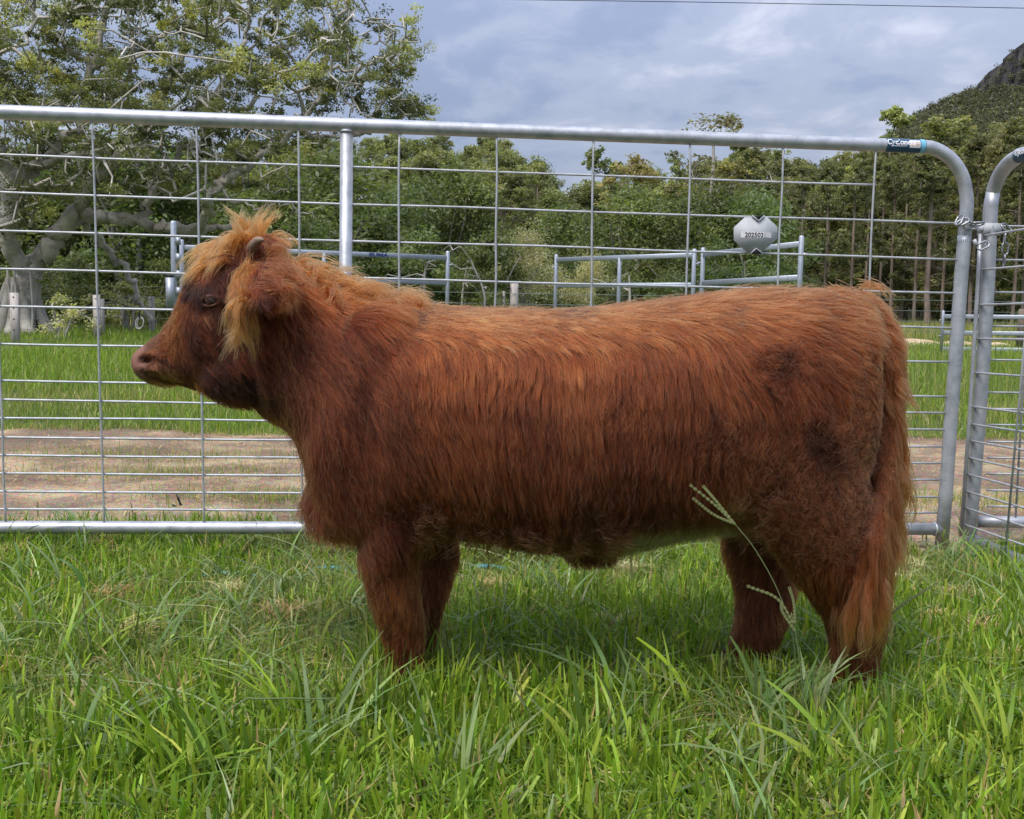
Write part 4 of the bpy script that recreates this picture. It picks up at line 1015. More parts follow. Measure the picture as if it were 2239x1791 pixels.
LEGS = [
    [(828, 1020, 1.82, .078, .055), (822, 1110, 1.82, .060, .050), (820, 1190, 1.825, .050, .044), (832, 1260, 1.83, .046, .043), (845, 1310, YN, .041, .039), (853, 1370, YN, .033, .032), (858, 1430, YN, .034, .033), (856, 1462, YN, .034, .032), (848, 1488, YN, .036, .034)],
    [(880, 1040, 2.02, .070, .05), (900, 1120, 2.01, .055, .045), (908, 1190, 2.0, .046, .040), (896, 1260, YFR, .039, .036), (886, 1320, YFR, .034, .032), (884, 1370, YFR, .030, .029), (886, 1405, YFR, .030, .03), (880, 1435, YFR, .034, .032), (872, 1452, YFR, .036, .034)],
    [(1688, 960, 1.80, .112, .07), (1704, 1060, 1.80, .106, .065), (1732, 1150, 1.81, .092, .060), (1772, 1230, 1.82, .076, .052), (1800, 1300, YN, .057, .046), (1800, 1360, YN, .045, .040), (1798, 1420, YN, .041, .038), (1796, 1462, YN, .036, .034), (1780, 1492, YN, .038, .035)],
    [(1610, 1000, 2.03, .11, .06), (1606, 1090, 2.02, .085, .055), (1604, 1170, 2.01, .068, .048), (1612, 1245, 2.0, .058, .044), (1603, 1300, YFR, .050, .041), (1584, 1355, YFR, .045, .038), (1562, 1400, YFR, .043, .037), (1546, 1432, YFR, .036, .033), (1526, 1452, YFR, .038, .034)]]
parts += [leg(l) for l in LEGS]
parts += [blob(cw(806, 895, 1.825), (.135, .070, .21)), blob(cw(806, 895, 2.015), (.135, .070, .21)), blob(cw(722, 1036), (.060, .085, .075)),        # shoulders, brisket
          blob(cw(1680, 900, 1.80), (.112, .07, .20)), blob(cw(1680, 900, 2.04), (.112, .07, .20)),                                              # thighs
          blob(cw(1220, 960, YC), (.24, .215, .16)), blob(cw(1240, 1150, YC), (.06, .03, .028)),    # hip, barrel, sheath
          blob(cw(490, 745, 1.873), (.085, .050, .085)), blob(cw(490, 745, 1.967), (.085, .050, .085)),                                            # cheeks
          blob(cw(437, 628, 1.838), (.030, .022, .026)), blob(cw(437, 628, 2.002), (.030, .022, .026)),                                          # brows
          blob(cw(312, 768, YC), (.018, .058, .024)), blob(cw(540, 535, YC), (.035, .07, .035))]
tailc = [(1775, 645, 1.92), (1832, 664, 1.915), (1864, 725, 1.90), (1868, 850, 1.885), (1862, 960, 1.85), (1850, 1060, 1.80), (1838, 1150, 1.755)]
TQ = spline([cw(*t) for t in tailc], 40)
parts.append(tube(TQ, np.linspace(.026, .011, 40), 12))
# ears: flattened drooping leaves
def ear(base, tip, wdir, w_, th):
    a, b = np.asarray(base), np.asarray(tip); d = b - a; L_ = np.linalg.norm(d); d = d / L_
    wd = np.asarray(wdir, float); wd -= d * (wd @ d); wd /= np.linalg.norm(wd); nn = np.cross(d, wd)
    rings = []; n = 16; t = np.arange(n) * 2 * math.pi / n
    for s in np.linspace(-0.1, 1, 14):
        pr = max(.03, math.sin(math.pi * min(1, max(0, (s * .8 + .2)))) ** .75)
        rings.append(a + d * L_ * s + w_ * pr * np.cos(t)[:, None] * wd + th * pr * np.sin(t)[:, None] * nn)
    V = np.concatenate(rings); k = 14; i, j = np.meshgrid(np.arange(k - 1), np.arange(n), indexing='ij'); i, j = i.ravel(), j.ravel(); j2 = (j + 1) % n
    return V, [np.stack([i * n + j, i * n + j2, (i + 1) * n + j2, (i + 1) * n + j], 1), np.array([list(range(n)), [(k - 1) * n + c for c in range(n)][::-1]])]
EARB, EART = cw(560, 556, 1.835), cw(536, 640, 1.735)
parts.append(ear(EARB, EART, (1, 0, .3), .040, .011))
EARB2, EART2 = cw(556, 556, 2.005), cw(545, 625, 2.115)
parts.append(ear(EARB2, EART2, (1, 0, .3), .040, .011))
V_, F_ = merge(parts)
tmp = bpy.data.objects.new('calf_build', mesh_data('calf_build', V_, F_)); COL.objects.link(tmp)
bm = bmesh.new(); bm.from_mesh(tmp.data); bmesh.ops.recalc_face_normals(bm, faces=bm.faces); bm.to_mesh(tmp.data); bm.free()
md = tmp.modifiers.new('r', 'REMESH'); md.mode = 'VOXEL'; md.voxel_size = 0.0065; md.use_smooth_shade = True
md2 = tmp.modifiers.new('s', 'SMOOTH'); md2.factor = 0.5; md2.iterations = 6
dg = bpy.context.evaluated_depsgraph_get()
bme = bpy.data.meshes.new_from_object(tmp.evaluated_get(dg)); bpy.data.objects.remove(tmp); bme.name = 'body'
nv = len(bme.vertices); BV = np.zeros(nv * 3, np.float32); bme.vertices.foreach_get('co', BV); BV = BV.reshape(-1, 3).astype(float)
BN = np.zeros(nv * 3, np.float32); bme.vertices.foreach_get('normal', BN); BN = BN.reshape(-1, 3).astype(float)
# nostril: pressed into the muzzle on both sides
def near_surf(xv, yv):
    bvh = BVHTree.FromPolygons([Vector(v) for v in BV], [tuple(p.vertices) for p in bme.polygons])
    d = ray(xv * VS, yv * VS); h = bvh.ray_cast(Vector(CAM), Vector(d)); return np.array(h[0]), np.array(h[1])
nsp, nsn = near_surf(303, 757)
for sgn in (1, -1):
    c_ = nsp.copy(); n_ = nsn.copy()
    if sgn < 0: c_[1] = 2 * YC - c_[1]; n_[1] *= -1
    q = BV - c_
    rr = np.sqrt((q[:, 0] / .012) ** 2 + (q[:, 2] / .0080) ** 2 + (q[:, 1] / .03) ** 2)
    BV -= n_ * (0.018 * np.exp(-rr ** 2 * 1.3))[:, None]
# mouth line: a shallow groove
pv = proj(BV) / VS
ml = np.interp(pv[:, 0], [295, 310, 340, 380, 410], [782, 790, 797, 800, 797]); g = np.exp(-((pv[:, 1] - ml) / 3.5) ** 2) * (pv[:, 0] < 408) * (pv[:, 0] > 292)
BV -= BN * (0.004 * g)[:, None]
bme.vertices.foreach_set('co', BV.astype(np.float32).ravel()); bme.update()
bme.vertices.foreach_get('normal', (tmpn := np.zeros(nv * 3, np.float32))); BN = tmpn.reshape(-1, 3).astype(float)
# skin colour per vertex
pv = proj(BV) / VS
def nearness(p, c, r): return np.exp(-(((p[:, 0] - c[0]) / r[0]) ** 2 + ((p[:, 1] - c[1]) / r[1]) ** 2))
skin = np.tile(np.array([[0.085, 0.030, 0.014]]), (nv, 1))
def mixc(C, col, w_): return C * (1 - w_[:, None]) + np.array(col)[None] * w_[:, None]
hd = (BV[:, 0] < cw(620, 700)[0])
wm = smooth01(-pv[:, 0], -312, -299) * hd
skin = mixc(skin, (0.20, 0.095, 0.068), wm)
nb = nearness(pv, (302, 757), (12, 8.0)) * hd; skin = mixc(skin, (0.035, 0.012, 0.011), np.clip(nb * 2.2 - .35, 0, 1))
skin = mixc(skin, (0.04, 0.018, 0.014), np.clip(g * .8, 0, 1) * hd)
skin = mixc(skin, (0.10, 0.045, 0.03), nearness(pv, (440, 634), (22, 16)) * hd * .8)
a = bme.color_attributes.new('Col', 'FLOAT_COLOR', 'POINT'); c4 = np.ones((nv, 4), np.float32); c4[:, :3] = skin; a.data.foreach_set('color', c4.ravel())
mt, nt, b_ = newmat('calf_skin'); at = N(nt, 'ShaderNodeAttribute', attribute_name='Col'); L(nt, at.outputs['Color'], b_.inputs['Base Color']); b_.inputs['Roughness'].default_value = 0.6; b_.inputs['Specular IOR Level'].default_value = .15
tcn = N(nt, 'ShaderNodeTexCoord'); nn_ = N(nt, 'ShaderNodeTexVoronoi', i_Scale=260.0); L(nt, tcn.outputs['Object'], nn_.inputs['Vector']); bp = N(nt, 'ShaderNodeBump', i_Strength=0.35, i_Distance=.002); L(nt, nn_.outputs['Distance'], bp.inputs['Height']); L(nt, bp.outputs[0], b_.inputs['Normal'])
calf = thing('calf', 'shaggy red brown highland calf standing side on in the grass, facing left', 'calf', (cw(1200, 700)[0], YC, 0))
bme.materials.clear()
body = obj('body', bme, mt, calf)

# ---- eyes, lids, horns, hooves
M['eye'] = mat_plain('eye', (0.006, 0.004, 0.003), 0.05, 0, .5)
M['lid'] = mat_plain('eyelid', (0.075, 0.030, 0.020), 0.6, 0, .2)
M['lid_low'] = mat_plain('lower_eyelid', (0.22, 0.10, 0.07), 0.5, 0, .3)
M['horn'] = mat_noise('horn', (.14, .085, .06), (.27, .18, .13), scale=60, rough=.5, bump=.2, bscale=120, stretch=(1, 1, 3), bdist=.002)
M['hoof'] = mat_plain('hoof', (.03, .024, .02), .5)
es, en = near_surf(443, 634)
for s in (1, -1):
    c_ = es + np.array([0, .0055, 0]); c_ = c_ if s > 0 else np.array([c_[0], 2 * YC - c_[1], c_[2]])
    mobj('eye', blob(c_, (.0150, .0140, .0125), 14), M['eye'], calf)
    for up, rr in ((1, .0042), (-1, .0026)):
        q = np.array([c_ + np.array([.0155 * math.cos(t), -s * (.010 - .003 * abs(math.cos(t))), up * (.0068 if up > 0 else .0088) * math.sin(t) + .001 + .002 * math.cos(t)]) for t in np.linspace(0, math.pi, 12)])
        mobj('eyelid', tube(q, np.array([.001] + [rr] * 10 + [.001]), 8), M['lid'] if up > 0 else M['lid_low'], calf)
for s in (1, -1):
    q = [cw(530, 528, 1.855), cw(536, 515, 1.835), cw(545, 506, 1.822), cw(556, 506, 1.815)]
    q = spline(q, 12)
    if s < 0: q[:, 1] = 2 * YC - q[:, 1]
    mobj('horn', tube(q, np.array([.0135, .0135, .013, .0125, .0118, .011, .010, .009, .0078, .0062, .0045, .002]) * .80, 12), M['horn'], calf)
for l in LEGS:
    xv, yv, Y = l[-1][:3]; c_ = cw(xv, yv, Y)
    for s in (-1, 1):
        q, f_ = blob(np.zeros(3), (.040, .0205, .040), 12)
        q[:, 2] = np.maximum(q[:, 2], -.016); q = q + [c_[0] - .010, Y + s * .020, .016 + gz(c_[0], Y)]
        mobj('hoof', (q, f_), M['hoof'], calf)

# ================================================================== COAT
tri = []
bme.calc_loop_triangles(); nt_ = len(bme.loop_triangles); TI = np.zeros(nt_ * 3, np.int32); bme.loop_triangles.foreach_get('vertices', TI); TI = TI.reshape(-1, 3)
A0, A1, A2 = BV[TI[:, 0]], BV[TI[:, 1]], BV[TI[:, 2]]
area = 0.5 * np.linalg.norm(np.cross(A1 - A0, A2 - A0), axis=1)
cen = (A0 + A1 + A2) / 3; fn = np.cross(A1 - A0, A2 - A0); fn /= np.linalg.norm(fn, axis=1)[:, None] + 1e-12
vd = CAM - cen; vd /= np.linalg.norm(vd, axis=1)[:, None]
facing = (fn * vd).sum(1)
def sample(n, wgt, rng):
    w_ = wgt * area; w_ = w_ / w_.sum(); t = rng.choice(nt_, n, p=w_)
    r1, r2 = np.sqrt(rng.uniform(0, 1, n)), rng.uniform(0, 1, n)
    b0, b1, b2 = 1 - r1, r1 * (1 - r2), r1 * r2
    p = A0[t] * b0[:, None] + A1[t] * b1[:, None] + A2[t] * b2[:, None]
    nn = BN[TI[t, 0]] * b0[:, None] + BN[TI[t, 1]] * b1[:, None] + BN[TI[t, 2]] * b2[:, None]
    nn /= np.linalg.norm(nn, axis=1)[:, None] + 1e-12
    return p, nn
def unit(a): return a / (np.linalg.norm(a, axis=-1, keepdims=True) + 1e-12)
def W_(x, a, b): return smooth01(x, a, b)
WH = [(1630, 755, 46, 42, .8), (1725, 900, 40, 40, .9), (1755, 955, 34, 34, .8), (1500, 880, 34, 44, .5)]   # whorls and matted patches in the coat
def flow(p, n):
    """coat direction and properties at surface points"""
    v = proj(p) / VS; x, y = v[:, 0], v[:, 1]; m_ = len(p)
    head_ = (1 - W_(x, 540, 600)) * (1 - W_(y, 880, 900)); neck_ = W_(x, 540, 600) * (1 - W_(x, 760, 880)); legs_ = W_(y, 1120, 1190) * np.where((x < 980) | (x > 1500), 1, 0)
    top_ = W_(n[:, 2], .45, .85) * (1 - legs_) * (1 - head_)
    rump_ = W_(x, 1400, 1620) * (1 - W_(y, 760, 930))
    thigh_ = W_(x, 1480, 1600) * W_(y, 820, 940) * (1 - legs_)
    D = np.tile(np.array([[.20, 0, -1.0]]), (m_, 1))
    def bl(D, d, w_): return D * (1 - w_[:, None]) + np.array(d)[None] * w_[:, None]
    D = bl(D, (1.0, 0, -.55), rump_)
    D = bl(D, (.30, 0, -1), thigh_)
    D = bl(D, (.42, 0, -.95), neck_)
    D = bl(D, (1, 0, -.15), top_ * (1 - neck_ * .5))
    D = bl(D, (.72, 0, -.75), head_)
    D = bl(D, (.05, 0, -1), legs_)
    face_top = head_ * W_(n[:, 0] * -1 + n[:, 2] * .3, .35, .7)
    D = bl(D, (-.55, 0, -.85), face_top)
    a1 = 0.34 * snoise(p, 9, 0) + 0.20 * snoise(p, 26, 1); a1 *= (1 - .4 * head_)
    D = unit(D); S = np.cross(n, D); S = unit(S)
    D = D * np.cos(a1)[:, None] + S * np.sin(a1)[:, None]
    ln = .046 + .010 * snoise(p, 14, 4)
    ln = ln * (1 - top_) + .036 * top_
    ln = ln * (1 - rump_) + .046 * rump_
    ln = ln * (1 - thigh_) + .042 * thigh_
    ln = ln * (1 - neck_) + .066 * neck_
    ln = ln * (1 - legs_) + .032 * legs_
    ln = ln * (1 - head_) + (.024 + .018 * W_(x, 370, 500)) * head_
    bel = W_(-n[:, 2], .1, .7) * (1 - legs_) * (1 - head_); ln = ln * (1 - bel * .25)
    rear = W_(x, 1755, 1800) * W_(y, 690, 750) * (1 - W_(y, 1150, 1250)); ln = ln * (1 - .6 * rear)
    muz = (1 - W_(x, 292, 345)) * head_; ln = ln * (1 - muz) + .007 * muz
    eyz = nearness(v, (443, 635), (22, 15)) * head_; ln = ln * (1 - .9 * np.clip(eyz * 1.3, 0, 1))
    lift = .34 + .12 * snoise(p, 20, 2); lift = lift * (1 - .10 * head_) * (1 - .4 * muz)
    curl = .0009 + .0042 * thigh_ + .0012 * neck_ + .003 * bel
    # hair colour, partly painted top light: lighter back, darker lower body and jaw
    x0_, y0_ = x, y
    hw_ = (1 - .75 * head_)
    x = x + (42 * snoise(p, 6, 5) + 18 * snoise(p, 17, 3)) * hw_; y = y + (34 * snoise(p, 7, 3) + 14 * snoise(p, 19, 0)) * hw_; v = np.stack([x, y], 1)
    neck_ = W_(x, 540, 600) * (1 - W_(x, 680, 930))
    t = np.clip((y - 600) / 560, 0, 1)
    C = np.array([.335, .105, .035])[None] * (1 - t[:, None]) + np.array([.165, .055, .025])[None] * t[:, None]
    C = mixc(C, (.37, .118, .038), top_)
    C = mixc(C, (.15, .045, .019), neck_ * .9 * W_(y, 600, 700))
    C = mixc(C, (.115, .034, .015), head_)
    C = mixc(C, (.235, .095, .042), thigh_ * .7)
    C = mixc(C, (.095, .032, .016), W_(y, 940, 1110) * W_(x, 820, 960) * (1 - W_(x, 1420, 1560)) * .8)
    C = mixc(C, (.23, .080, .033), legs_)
    C = mixc(C, (.33, .13, .04), nearness(v, (815, 1240), (36, 42)) * .7)       # gold patch above the knee
    C = mixc(C, (.40, .24, .11), nearness(v, (1585, 1065), (38, 45)) * .55)     # pale matted flank tuft
    C = mixc(C, (.03, .012, .008), np.clip(nearness(v, (414, 600), (20, 34)) * .8, 0, 1) * head_)
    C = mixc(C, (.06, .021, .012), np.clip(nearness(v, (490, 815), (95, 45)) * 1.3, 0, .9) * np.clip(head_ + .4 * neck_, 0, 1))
    C = mixc(C, (.30, .135, .07), np.clip((1 - W_(x, 318, 372)) * head_ * W_(y, 738, 765), 0, 1) * .85)
    C = mixc(C, (.40, .125, .035), face_top * .8)
    C = mixc(C, (.30, .13, .06), nearness(v, (425, 655), (16, 10)) * head_ * .8)
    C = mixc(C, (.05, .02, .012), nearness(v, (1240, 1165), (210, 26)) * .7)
    C = mixc(C, (.022, .009, .006), np.clip(nearness(v, (408, 592), (15, 30)) * 1.5, 0, .95) * head_)
    x, y = x0_, y0_; v = np.stack([x, y], 1)
    st_ = snoise(p * np.array([1, 1, .6]), 60, 2) * head_; C = C * np.exp(.45 * st_)[:, None]
    st2 = snoise(p * np.array([1, 1, .5]), 22, 4) * (1 - head_); C = C * np.exp(.22 * st2)[:, None]
    # pale woolly patch under the flank
    C = mixc(C, (.40, .36, .24), W_(-n[:, 2], .25, .6) * W_(x, 1290, 1340) * (1 - W_(x, 1520, 1560)) * W_(y, 1085, 1110) * .9)
    for wx, wy, rx, ry, s in WH:
        q = np.stack([(x - wx) / rx, (y - wy) / ry], 1); g_ = np.exp(-(q ** 2).sum(1)) * s
        ang = np.arctan2(q[:, 1], q[:, 0]); sw = unit(np.stack([-np.sin(ang) - .4 * np.cos(ang), 0 * ang, -np.cos(ang) + .4 * np.sin(ang)], 1))
        D = D * (1 - g_[:, None]) + sw * g_[:, None]; curl = curl + .009 * g_; ln = ln * (1 - .2 * g_); lift = lift + .5 * g_
        C = mixc(C, (.055, .019, .010), np.clip(g_ * 1.2, 0, .82))
    D = D - n * (D * n).sum(1)[:, None]
    return unit(D), ln, np.clip(lift, .12, 1), curl, C, muz, head_, neck_
def grow(p, n, D, ln, lift, curl, rng, npts=7, grav=0.35, kfreq=2.2):
    m_ = len(p); t = np.linspace(0, 1, npts)
    X_ = np.zeros((m_, npts, 3)); X_[:, 0] = p - n * .0015
    d0 = unit(D + n * lift[:, None]); d1 = unit(D + n * (lift * .10)[:, None] + np.array([0, 0, -grav]))
    for i in range(1, npts):
        f = (i - .5) / (npts - 1); d = unit(d0 * (1 - f) ** 1.3 + d1 * (1 - (1 - f) ** 1.3))
        X_[:, i] = X_[:, i - 1] + d * (ln / (npts - 1))[:, None]
    S = unit(np.cross(D, n)); ph = rng.uniform(0, 6.28, m_); fr = kfreq * rng.uniform(.7, 1.5, m_)
    for i in range(1, npts):
        a = ph + fr * 6.28 * t[i]; am = curl * t[i]
        X_[:, i] += S * (np.sin(a) * am - np.sin(ph) * am)[:, None] + n * (np.cos(a) * am * .5 - np.cos(ph) * am * .5)[:, None]
    return X_
def clump(X_, G, strength, power=1.1):
    kd = KDTree(len(G))
    for i, g in enumerate(G[:, 0]): kd.insert(g, i)
    kd.balance()
    idx = np.array([kd.find(q)[1] for q in X_[:, 0]])
    t = np.linspace(0, 1, X_.shape[1]) ** power
    st_ = strength if np.isscalar(strength) else strength[:, None, None]
    return X_ + (G[idx] - X_) * (t[None, :, None] * st_), idx
def hair_obj(name, X_, cols, r_root, r_tip, mat, parent, label=None):
    m_, k = X_.shape[:2]
    hc = bpy.data.hair_curves.new(name); hc.add_curves([k] * m_)
    hc.attributes['position'].data.foreach_set('vector', X_.astype(np.float32).ravel())
    t = np.linspace(0, 1, k); rad = (np.broadcast_to(np.asarray(r_root, float), (m_,))[:, None] * (1 - t) ** .7 + r_tip * t[None] ** .7).astype(np.float32)
    ra = hc.attributes.get('radius') or hc.attributes.new('radius', 'FLOAT', 'POINT')
    ra.data.foreach_set('value', rad.ravel())
    ca = hc.attributes.new('Col', 'FLOAT_COLOR', 'POINT'); c4 = np.ones((m_, k, 4), np.float32); c4[:, :, :3] = cols
    ca.data.foreach_set('color', c4.ravel())
    o = obj(name, hc, mat, parent)
    if label: o['label'] = label
    return o
def mat_hair(name, rough=.45, radial=.6):
    mt = bpy.data.materials.new(name); mt.use_nodes = True; nt = mt.node_tree
    nt.nodes.remove(nt.nodes['Principled BSDF'])
    h = nt.nodes.new('ShaderNodeBsdfHairPrincipled')
    try: h.model = 'CHIANG'
    except Exception: pass
    h.parametrization = 'COLOR'
    at = N(nt, 'ShaderNodeAttribute', attribute_name='Col'); L(nt, at.outputs['Color'], h.inputs['Color'])
    h.inputs['Roughness'].default_value = rough; h.inputs['Radial Roughness'].default_value = radial
    h.inputs['Coat'].default_value = 0.0; h.inputs['IOR'].default_value = 1.32
    L(nt, h.outputs[0], nt.nodes['Material Output'].inputs[0]); return mt
HG, HS = 1.27, 0.62
M['coat'] = mat_hair('coat_hair')
def tipcols(C, X_, rng, jit=.30, tip=1.25, tipcol=None):
    m_, k = X_.shape[:2]; t = np.linspace(0, 1, k)
    C = C * np.exp(rng.normal(0, jit, m_) + .35 * (rng.uniform(0, 1, m_) < .07))[:, None] * (1 + rng.normal(0, .04, (m_, 3)))
    g = 1 + (tip - 1) * t
    out_ = C[:, None, :] * g[None, :, None]
    if tipcol is not None:
        w_ = (t ** 1.5 * .7)[None, :, None]; out_ = out_ * (1 - w_) + np.array(tipcol)[None, None] * w_
    return np.clip(out_ ** HG * HS * np.array([1.06, .97, .93]), .002, .85)
HAIRN = 170000
rng = rs(8)
wgt = np.clip(.30 + facing, .16, 1.0) * np.where(facing < -.15, .35, 1)
hv = proj(cen) / VS
wgt = wgt * np.where(hv[:, 0] < 600, 1.7, 1.0)
muzz = (hv[:, 0] < 297); wgt = np.where(muzz, wgt * .05, np.where(hv[:, 0] < 360, wgt * 2.6, wgt))
p, n = sample(HAIRN + 4000, wgt, rng)
ev_ = proj(p) / VS; kp = ~((((ev_[:, 0] - 443) / 19) ** 2 + ((ev_[:, 1] - 634) / 13.5) ** 2 < 1) & (n[:, 1] < 0)); p, n = p[kp][:HAIRN], n[kp][:HAIRN]
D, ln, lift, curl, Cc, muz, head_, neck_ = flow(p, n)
ln = ln * rng.uniform(.7, 1.2, HAIRN); lift = lift * rng.uniform(.7, 1.3, HAIRN)
X_ = grow(p, n, D, ln, lift, curl, rng)
gp_, gn = sample(9000, wgt, rng); gD, gl, gli, gcu, gC, *_ = flow(gp_, gn)
G = grow(gp_, gn, gD, gl * 1.1, gli * rng.uniform(.5, 1.5, len(gp_)), gcu * 1.3, rng)
X2, gi = clump(X_, G, np.where(head_ > .5, .48, .55) * rng.uniform(.5, 1.0, HAIRN))
gb = np.exp(rng.normal(0, .24, len(G)))            # each lock has its own shade
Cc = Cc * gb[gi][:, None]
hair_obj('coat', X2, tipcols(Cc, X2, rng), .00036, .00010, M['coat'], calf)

# --- longer locks: mane, forelock, ear fringe, tail, flyaways
def locks(name, roots, dirs, ends, lens, ncl, per, spread, rng, col, tipcol, curl=.006, kf=1.5, rr=.0005, npts=10, tight=.75, label=None, jit=.2):
    """ncl locks; each follows root -> initial dir bending to end dir"""
    allX, allC = [], []
    t = np.linspace(0, 1, npts)
    for k in range(ncl):
        r0 = roots[k]; d0 = unit(np.asarray(dirs[k])); d1 = unit(np.asarray(ends[k])); L_ = lens[k]
        g = np.zeros((npts, 3)); g[0] = r0
        for i in range(1, npts):
            f = (i - .5) / (npts - 1); w_ = f ** .8; g[i] = g[i - 1] + unit(d0 * (1 - w_) + d1 * w_) * L_ / (npts - 1)
        u = unit(np.cross(d0, [0.3, .9, .2])); v = unit(np.cross(d0, u)); ph = rng.uniform(0, 6.28)
        g += (np.sin(ph + kf * 6.28 * t) - np.sin(ph))[:, None] * u * curl * t[:, None] + (np.cos(ph + kf * 6.28 * t) - math.cos(ph))[:, None] * v * curl * .6 * t[:, None]
        off = rng.normal(0, spread, (per, 3)); Xk = g[None] + off[:, None] * (1 - tight * t[None, :, None] ** .8)
        sl = rng.uniform(.7, 1.08, per); Xk = r0 + off[:, None] + (Xk - (r0 + off[:, None])) * sl[:, None, None]
        Xk[:, 1:] += rng.normal(0, .0006, (per, npts - 1, 3)) * t[None, 1:, None]
        wob = rng.normal(0, .004, (per, 3)); Xk += wob[:, None] * t[None, :, None] ** 2
        allX.append(Xk); c = np.asarray(col) * math.exp(rng.normal(0, .15)); allC.append(np.tile(c, (per, 1)))
    X_ = np.concatenate(allX); C = np.concatenate(allC)
    return hair_obj(name, X_, tipcols(C, X_, rng, jit, 1.15, tipcol), rr, .00014, M['coat'], calf, label)
BVH = BVHTree.FromPolygons([Vector(v) for v in BV], [tuple(q) for q in TI])
def top_of(xv, Y):
    """highest body point under the photo column xv at depth Y"""
    x = cw(xv, 600, Y)[0]; h = BVH.ray_cast(Vector((x, Y, 3)), Vector((0, 0, -1))); return np.array(h[0]) if h[0] else cw(xv, 600, Y)
def surf0(xv, yv):
    h = BVH.ray_cast(Vector(CAM), Vector(ray(xv * VS, yv * VS))); return (np.array(h[0]), np.array(h[1])) if h[0] else (None, None)
rng = rs(21)
rts, d0, d1, le = [], [], [], []
for k in range(190):      # mane along the crest, falling back and to both sides
    xv = rng.uniform(565, 880); s = rng.normal(-.012, .030); r0 = top_of(xv, YC + s)
    sd_ = -1 if rng.uniform() < .68 else 1
    fall = np.interp(xv, [565, 700, 880], [.5, .9, .6])
    rts.append(r0); d0.append([rng.normal(.55, .3), sd_ * rng.uniform(.05, .5), rng.uniform(.35, 1.0)]); d1.append([rng.normal(.75, .45), sd_ * rng.uniform(.1, .6) * fall, -rng.uniform(.35, 1.1)])
    le.append(np.interp(xv, [565, 640, 760, 880], [.050, .085, .085, .040]) * rng.uniform(.35, 1.3))
locks('mane', rts, d0, d1, le, 190, 17, .0050, rng, (.34, .115, .036), (.52, .25, .085), curl=.012, kf=.9, tight=.92, label='blond tipped mane along the neck')
rts, d0, d1, le = [], [], [], []
for k in range(130):      # forelock swept forward over the brow, with an upright tuft
    xv = rng.uniform(455, 555); s = rng.uniform(-.075, .06); r0 = top_of(xv, YC + s)
    up = rng.uniform()
    rts.append(r0)
    if up < .30 and xv > 490:
        d0.append([rng.normal(.10, .22), rng.normal(-.1, .2), 1.0]); d1.append([rng.normal(.25, .4), rng.normal(-.1, .3), rng.uniform(.25, .9)]); le.append(rng.uniform(.04, .066))
    else:
        d0.append([-rng.uniform(.5, 1.0), rng.normal(-.12, .2), rng.uniform(.10, .55)]); d1.append([-rng.uniform(.1, .55), rng.normal(-.12, .25), -rng.uniform(.8, 1.1)]); le.append(rng.uniform(.045, .085))
locks('forelock', rts, d0, d1, le, 130, 24, .0048, rng, (.38, .145, .042), (.55, .275, .095), curl=.008, kf=.7, tight=.92, label='long blond forelock swept over the brow')
rts, d0, d1, le = [], [], [], []
for k in range(70):       # fringe hanging from the ear
    f = rng.uniform(.05, 1.0); r0 = EARB * (1 - f) + EART * f + np.array([-.024 + rng.normal(0, .005), rng.normal(-.004, .006), rng.normal(.0, .006)])
    rts.append(r0); d0.append([rng.normal(-.08, .15), -rng.uniform(.0, .25), rng.uniform(-1, -.2)]); d1.append([rng.normal(-.02, .13), rng.normal(.02, .12), -1]); le.append(rng.uniform(.05, .10) * (.75 + .35 * f))
locks('ear_fringe', rts, d0, d1, le, 70, 30, .0040, rng, (.40, .155, .045), (.56, .31, .12), curl=.009, kf=.8, tight=.9, label='long golden hair hanging from the ear')
rts, d0, d1, le = [], [], [], []
for k in range(60):       # fur of the ear itself, fanning back
    f = rng.uniform(0, .8); r0 = EARB * (1 - f) + EART * f + np.array([.026 * math.sin(math.pi * min(1, f * .8 + .15)) + rng.normal(0, .01), rng.normal(0, .006), rng.normal(0, .01)])
    rts.append(r0); d0.append([rng.uniform(.2, .9), -rng.uniform(.1, .5), rng.normal(.1, .3)]); d1.append([rng.normal(.5, .3), rng.normal(0, .2), -rng.uniform(.1, .9)]); le.append(rng.uniform(.025, .05))
locks('ear_fur', rts, d0, d1, le, 60, 45, .008, rng, (.20, .066, .024), (.36, .13, .04), curl=.003, kf=.8)
rts, d0, d1, le = [], [], [], []
for k in range(60):
    f = rng.uniform(.66, 1); xv = np.interp(f, [0, .25, .55, .8, 1], [420, 500, 575, 612, 660]); yv = np.interp(f, [0, .25, .55, .8, 1], [812, 846, 890, 965, 1060])
    q, nn2 = surf0(xv + 14, yv - 10)
    if q is None: continue
    rts.append(q + np.array([0, rng.uniform(0, .12), 0])); d0.append([-.35, -.1, -.7]); d1.append([rng.normal(.1, .2), rng.normal(0, .15), -1]); le.append(rng.uniform(.025, .055))
locks('throat_fringe', rts, d0, d1, le, len(rts), 20, .006, rng, (.13, .04, .017), (.24, .085, .033), curl=.005, kf=.8, tight=.85)
# eyelashes
rts, d0, d1, le = [], [], [], []
for k in range(16):
    a = math.pi * (k + .5) / 16; r0 = es + np.array([.015 * math.cos(a), -.004, .0085 * math.sin(a)]); rts.append(r0); d0.append([.5 * math.cos(a), -1, .1]); d1.append([.2 * math.cos(a), -.6, -.9]); le.append(.011)
locks('eyelash', rts, d0, d1, le, 16, 2, .0008, rng, (.10, .05, .03), (.16, .09, .05), curl=.0005, rr=.0003, npts=5)
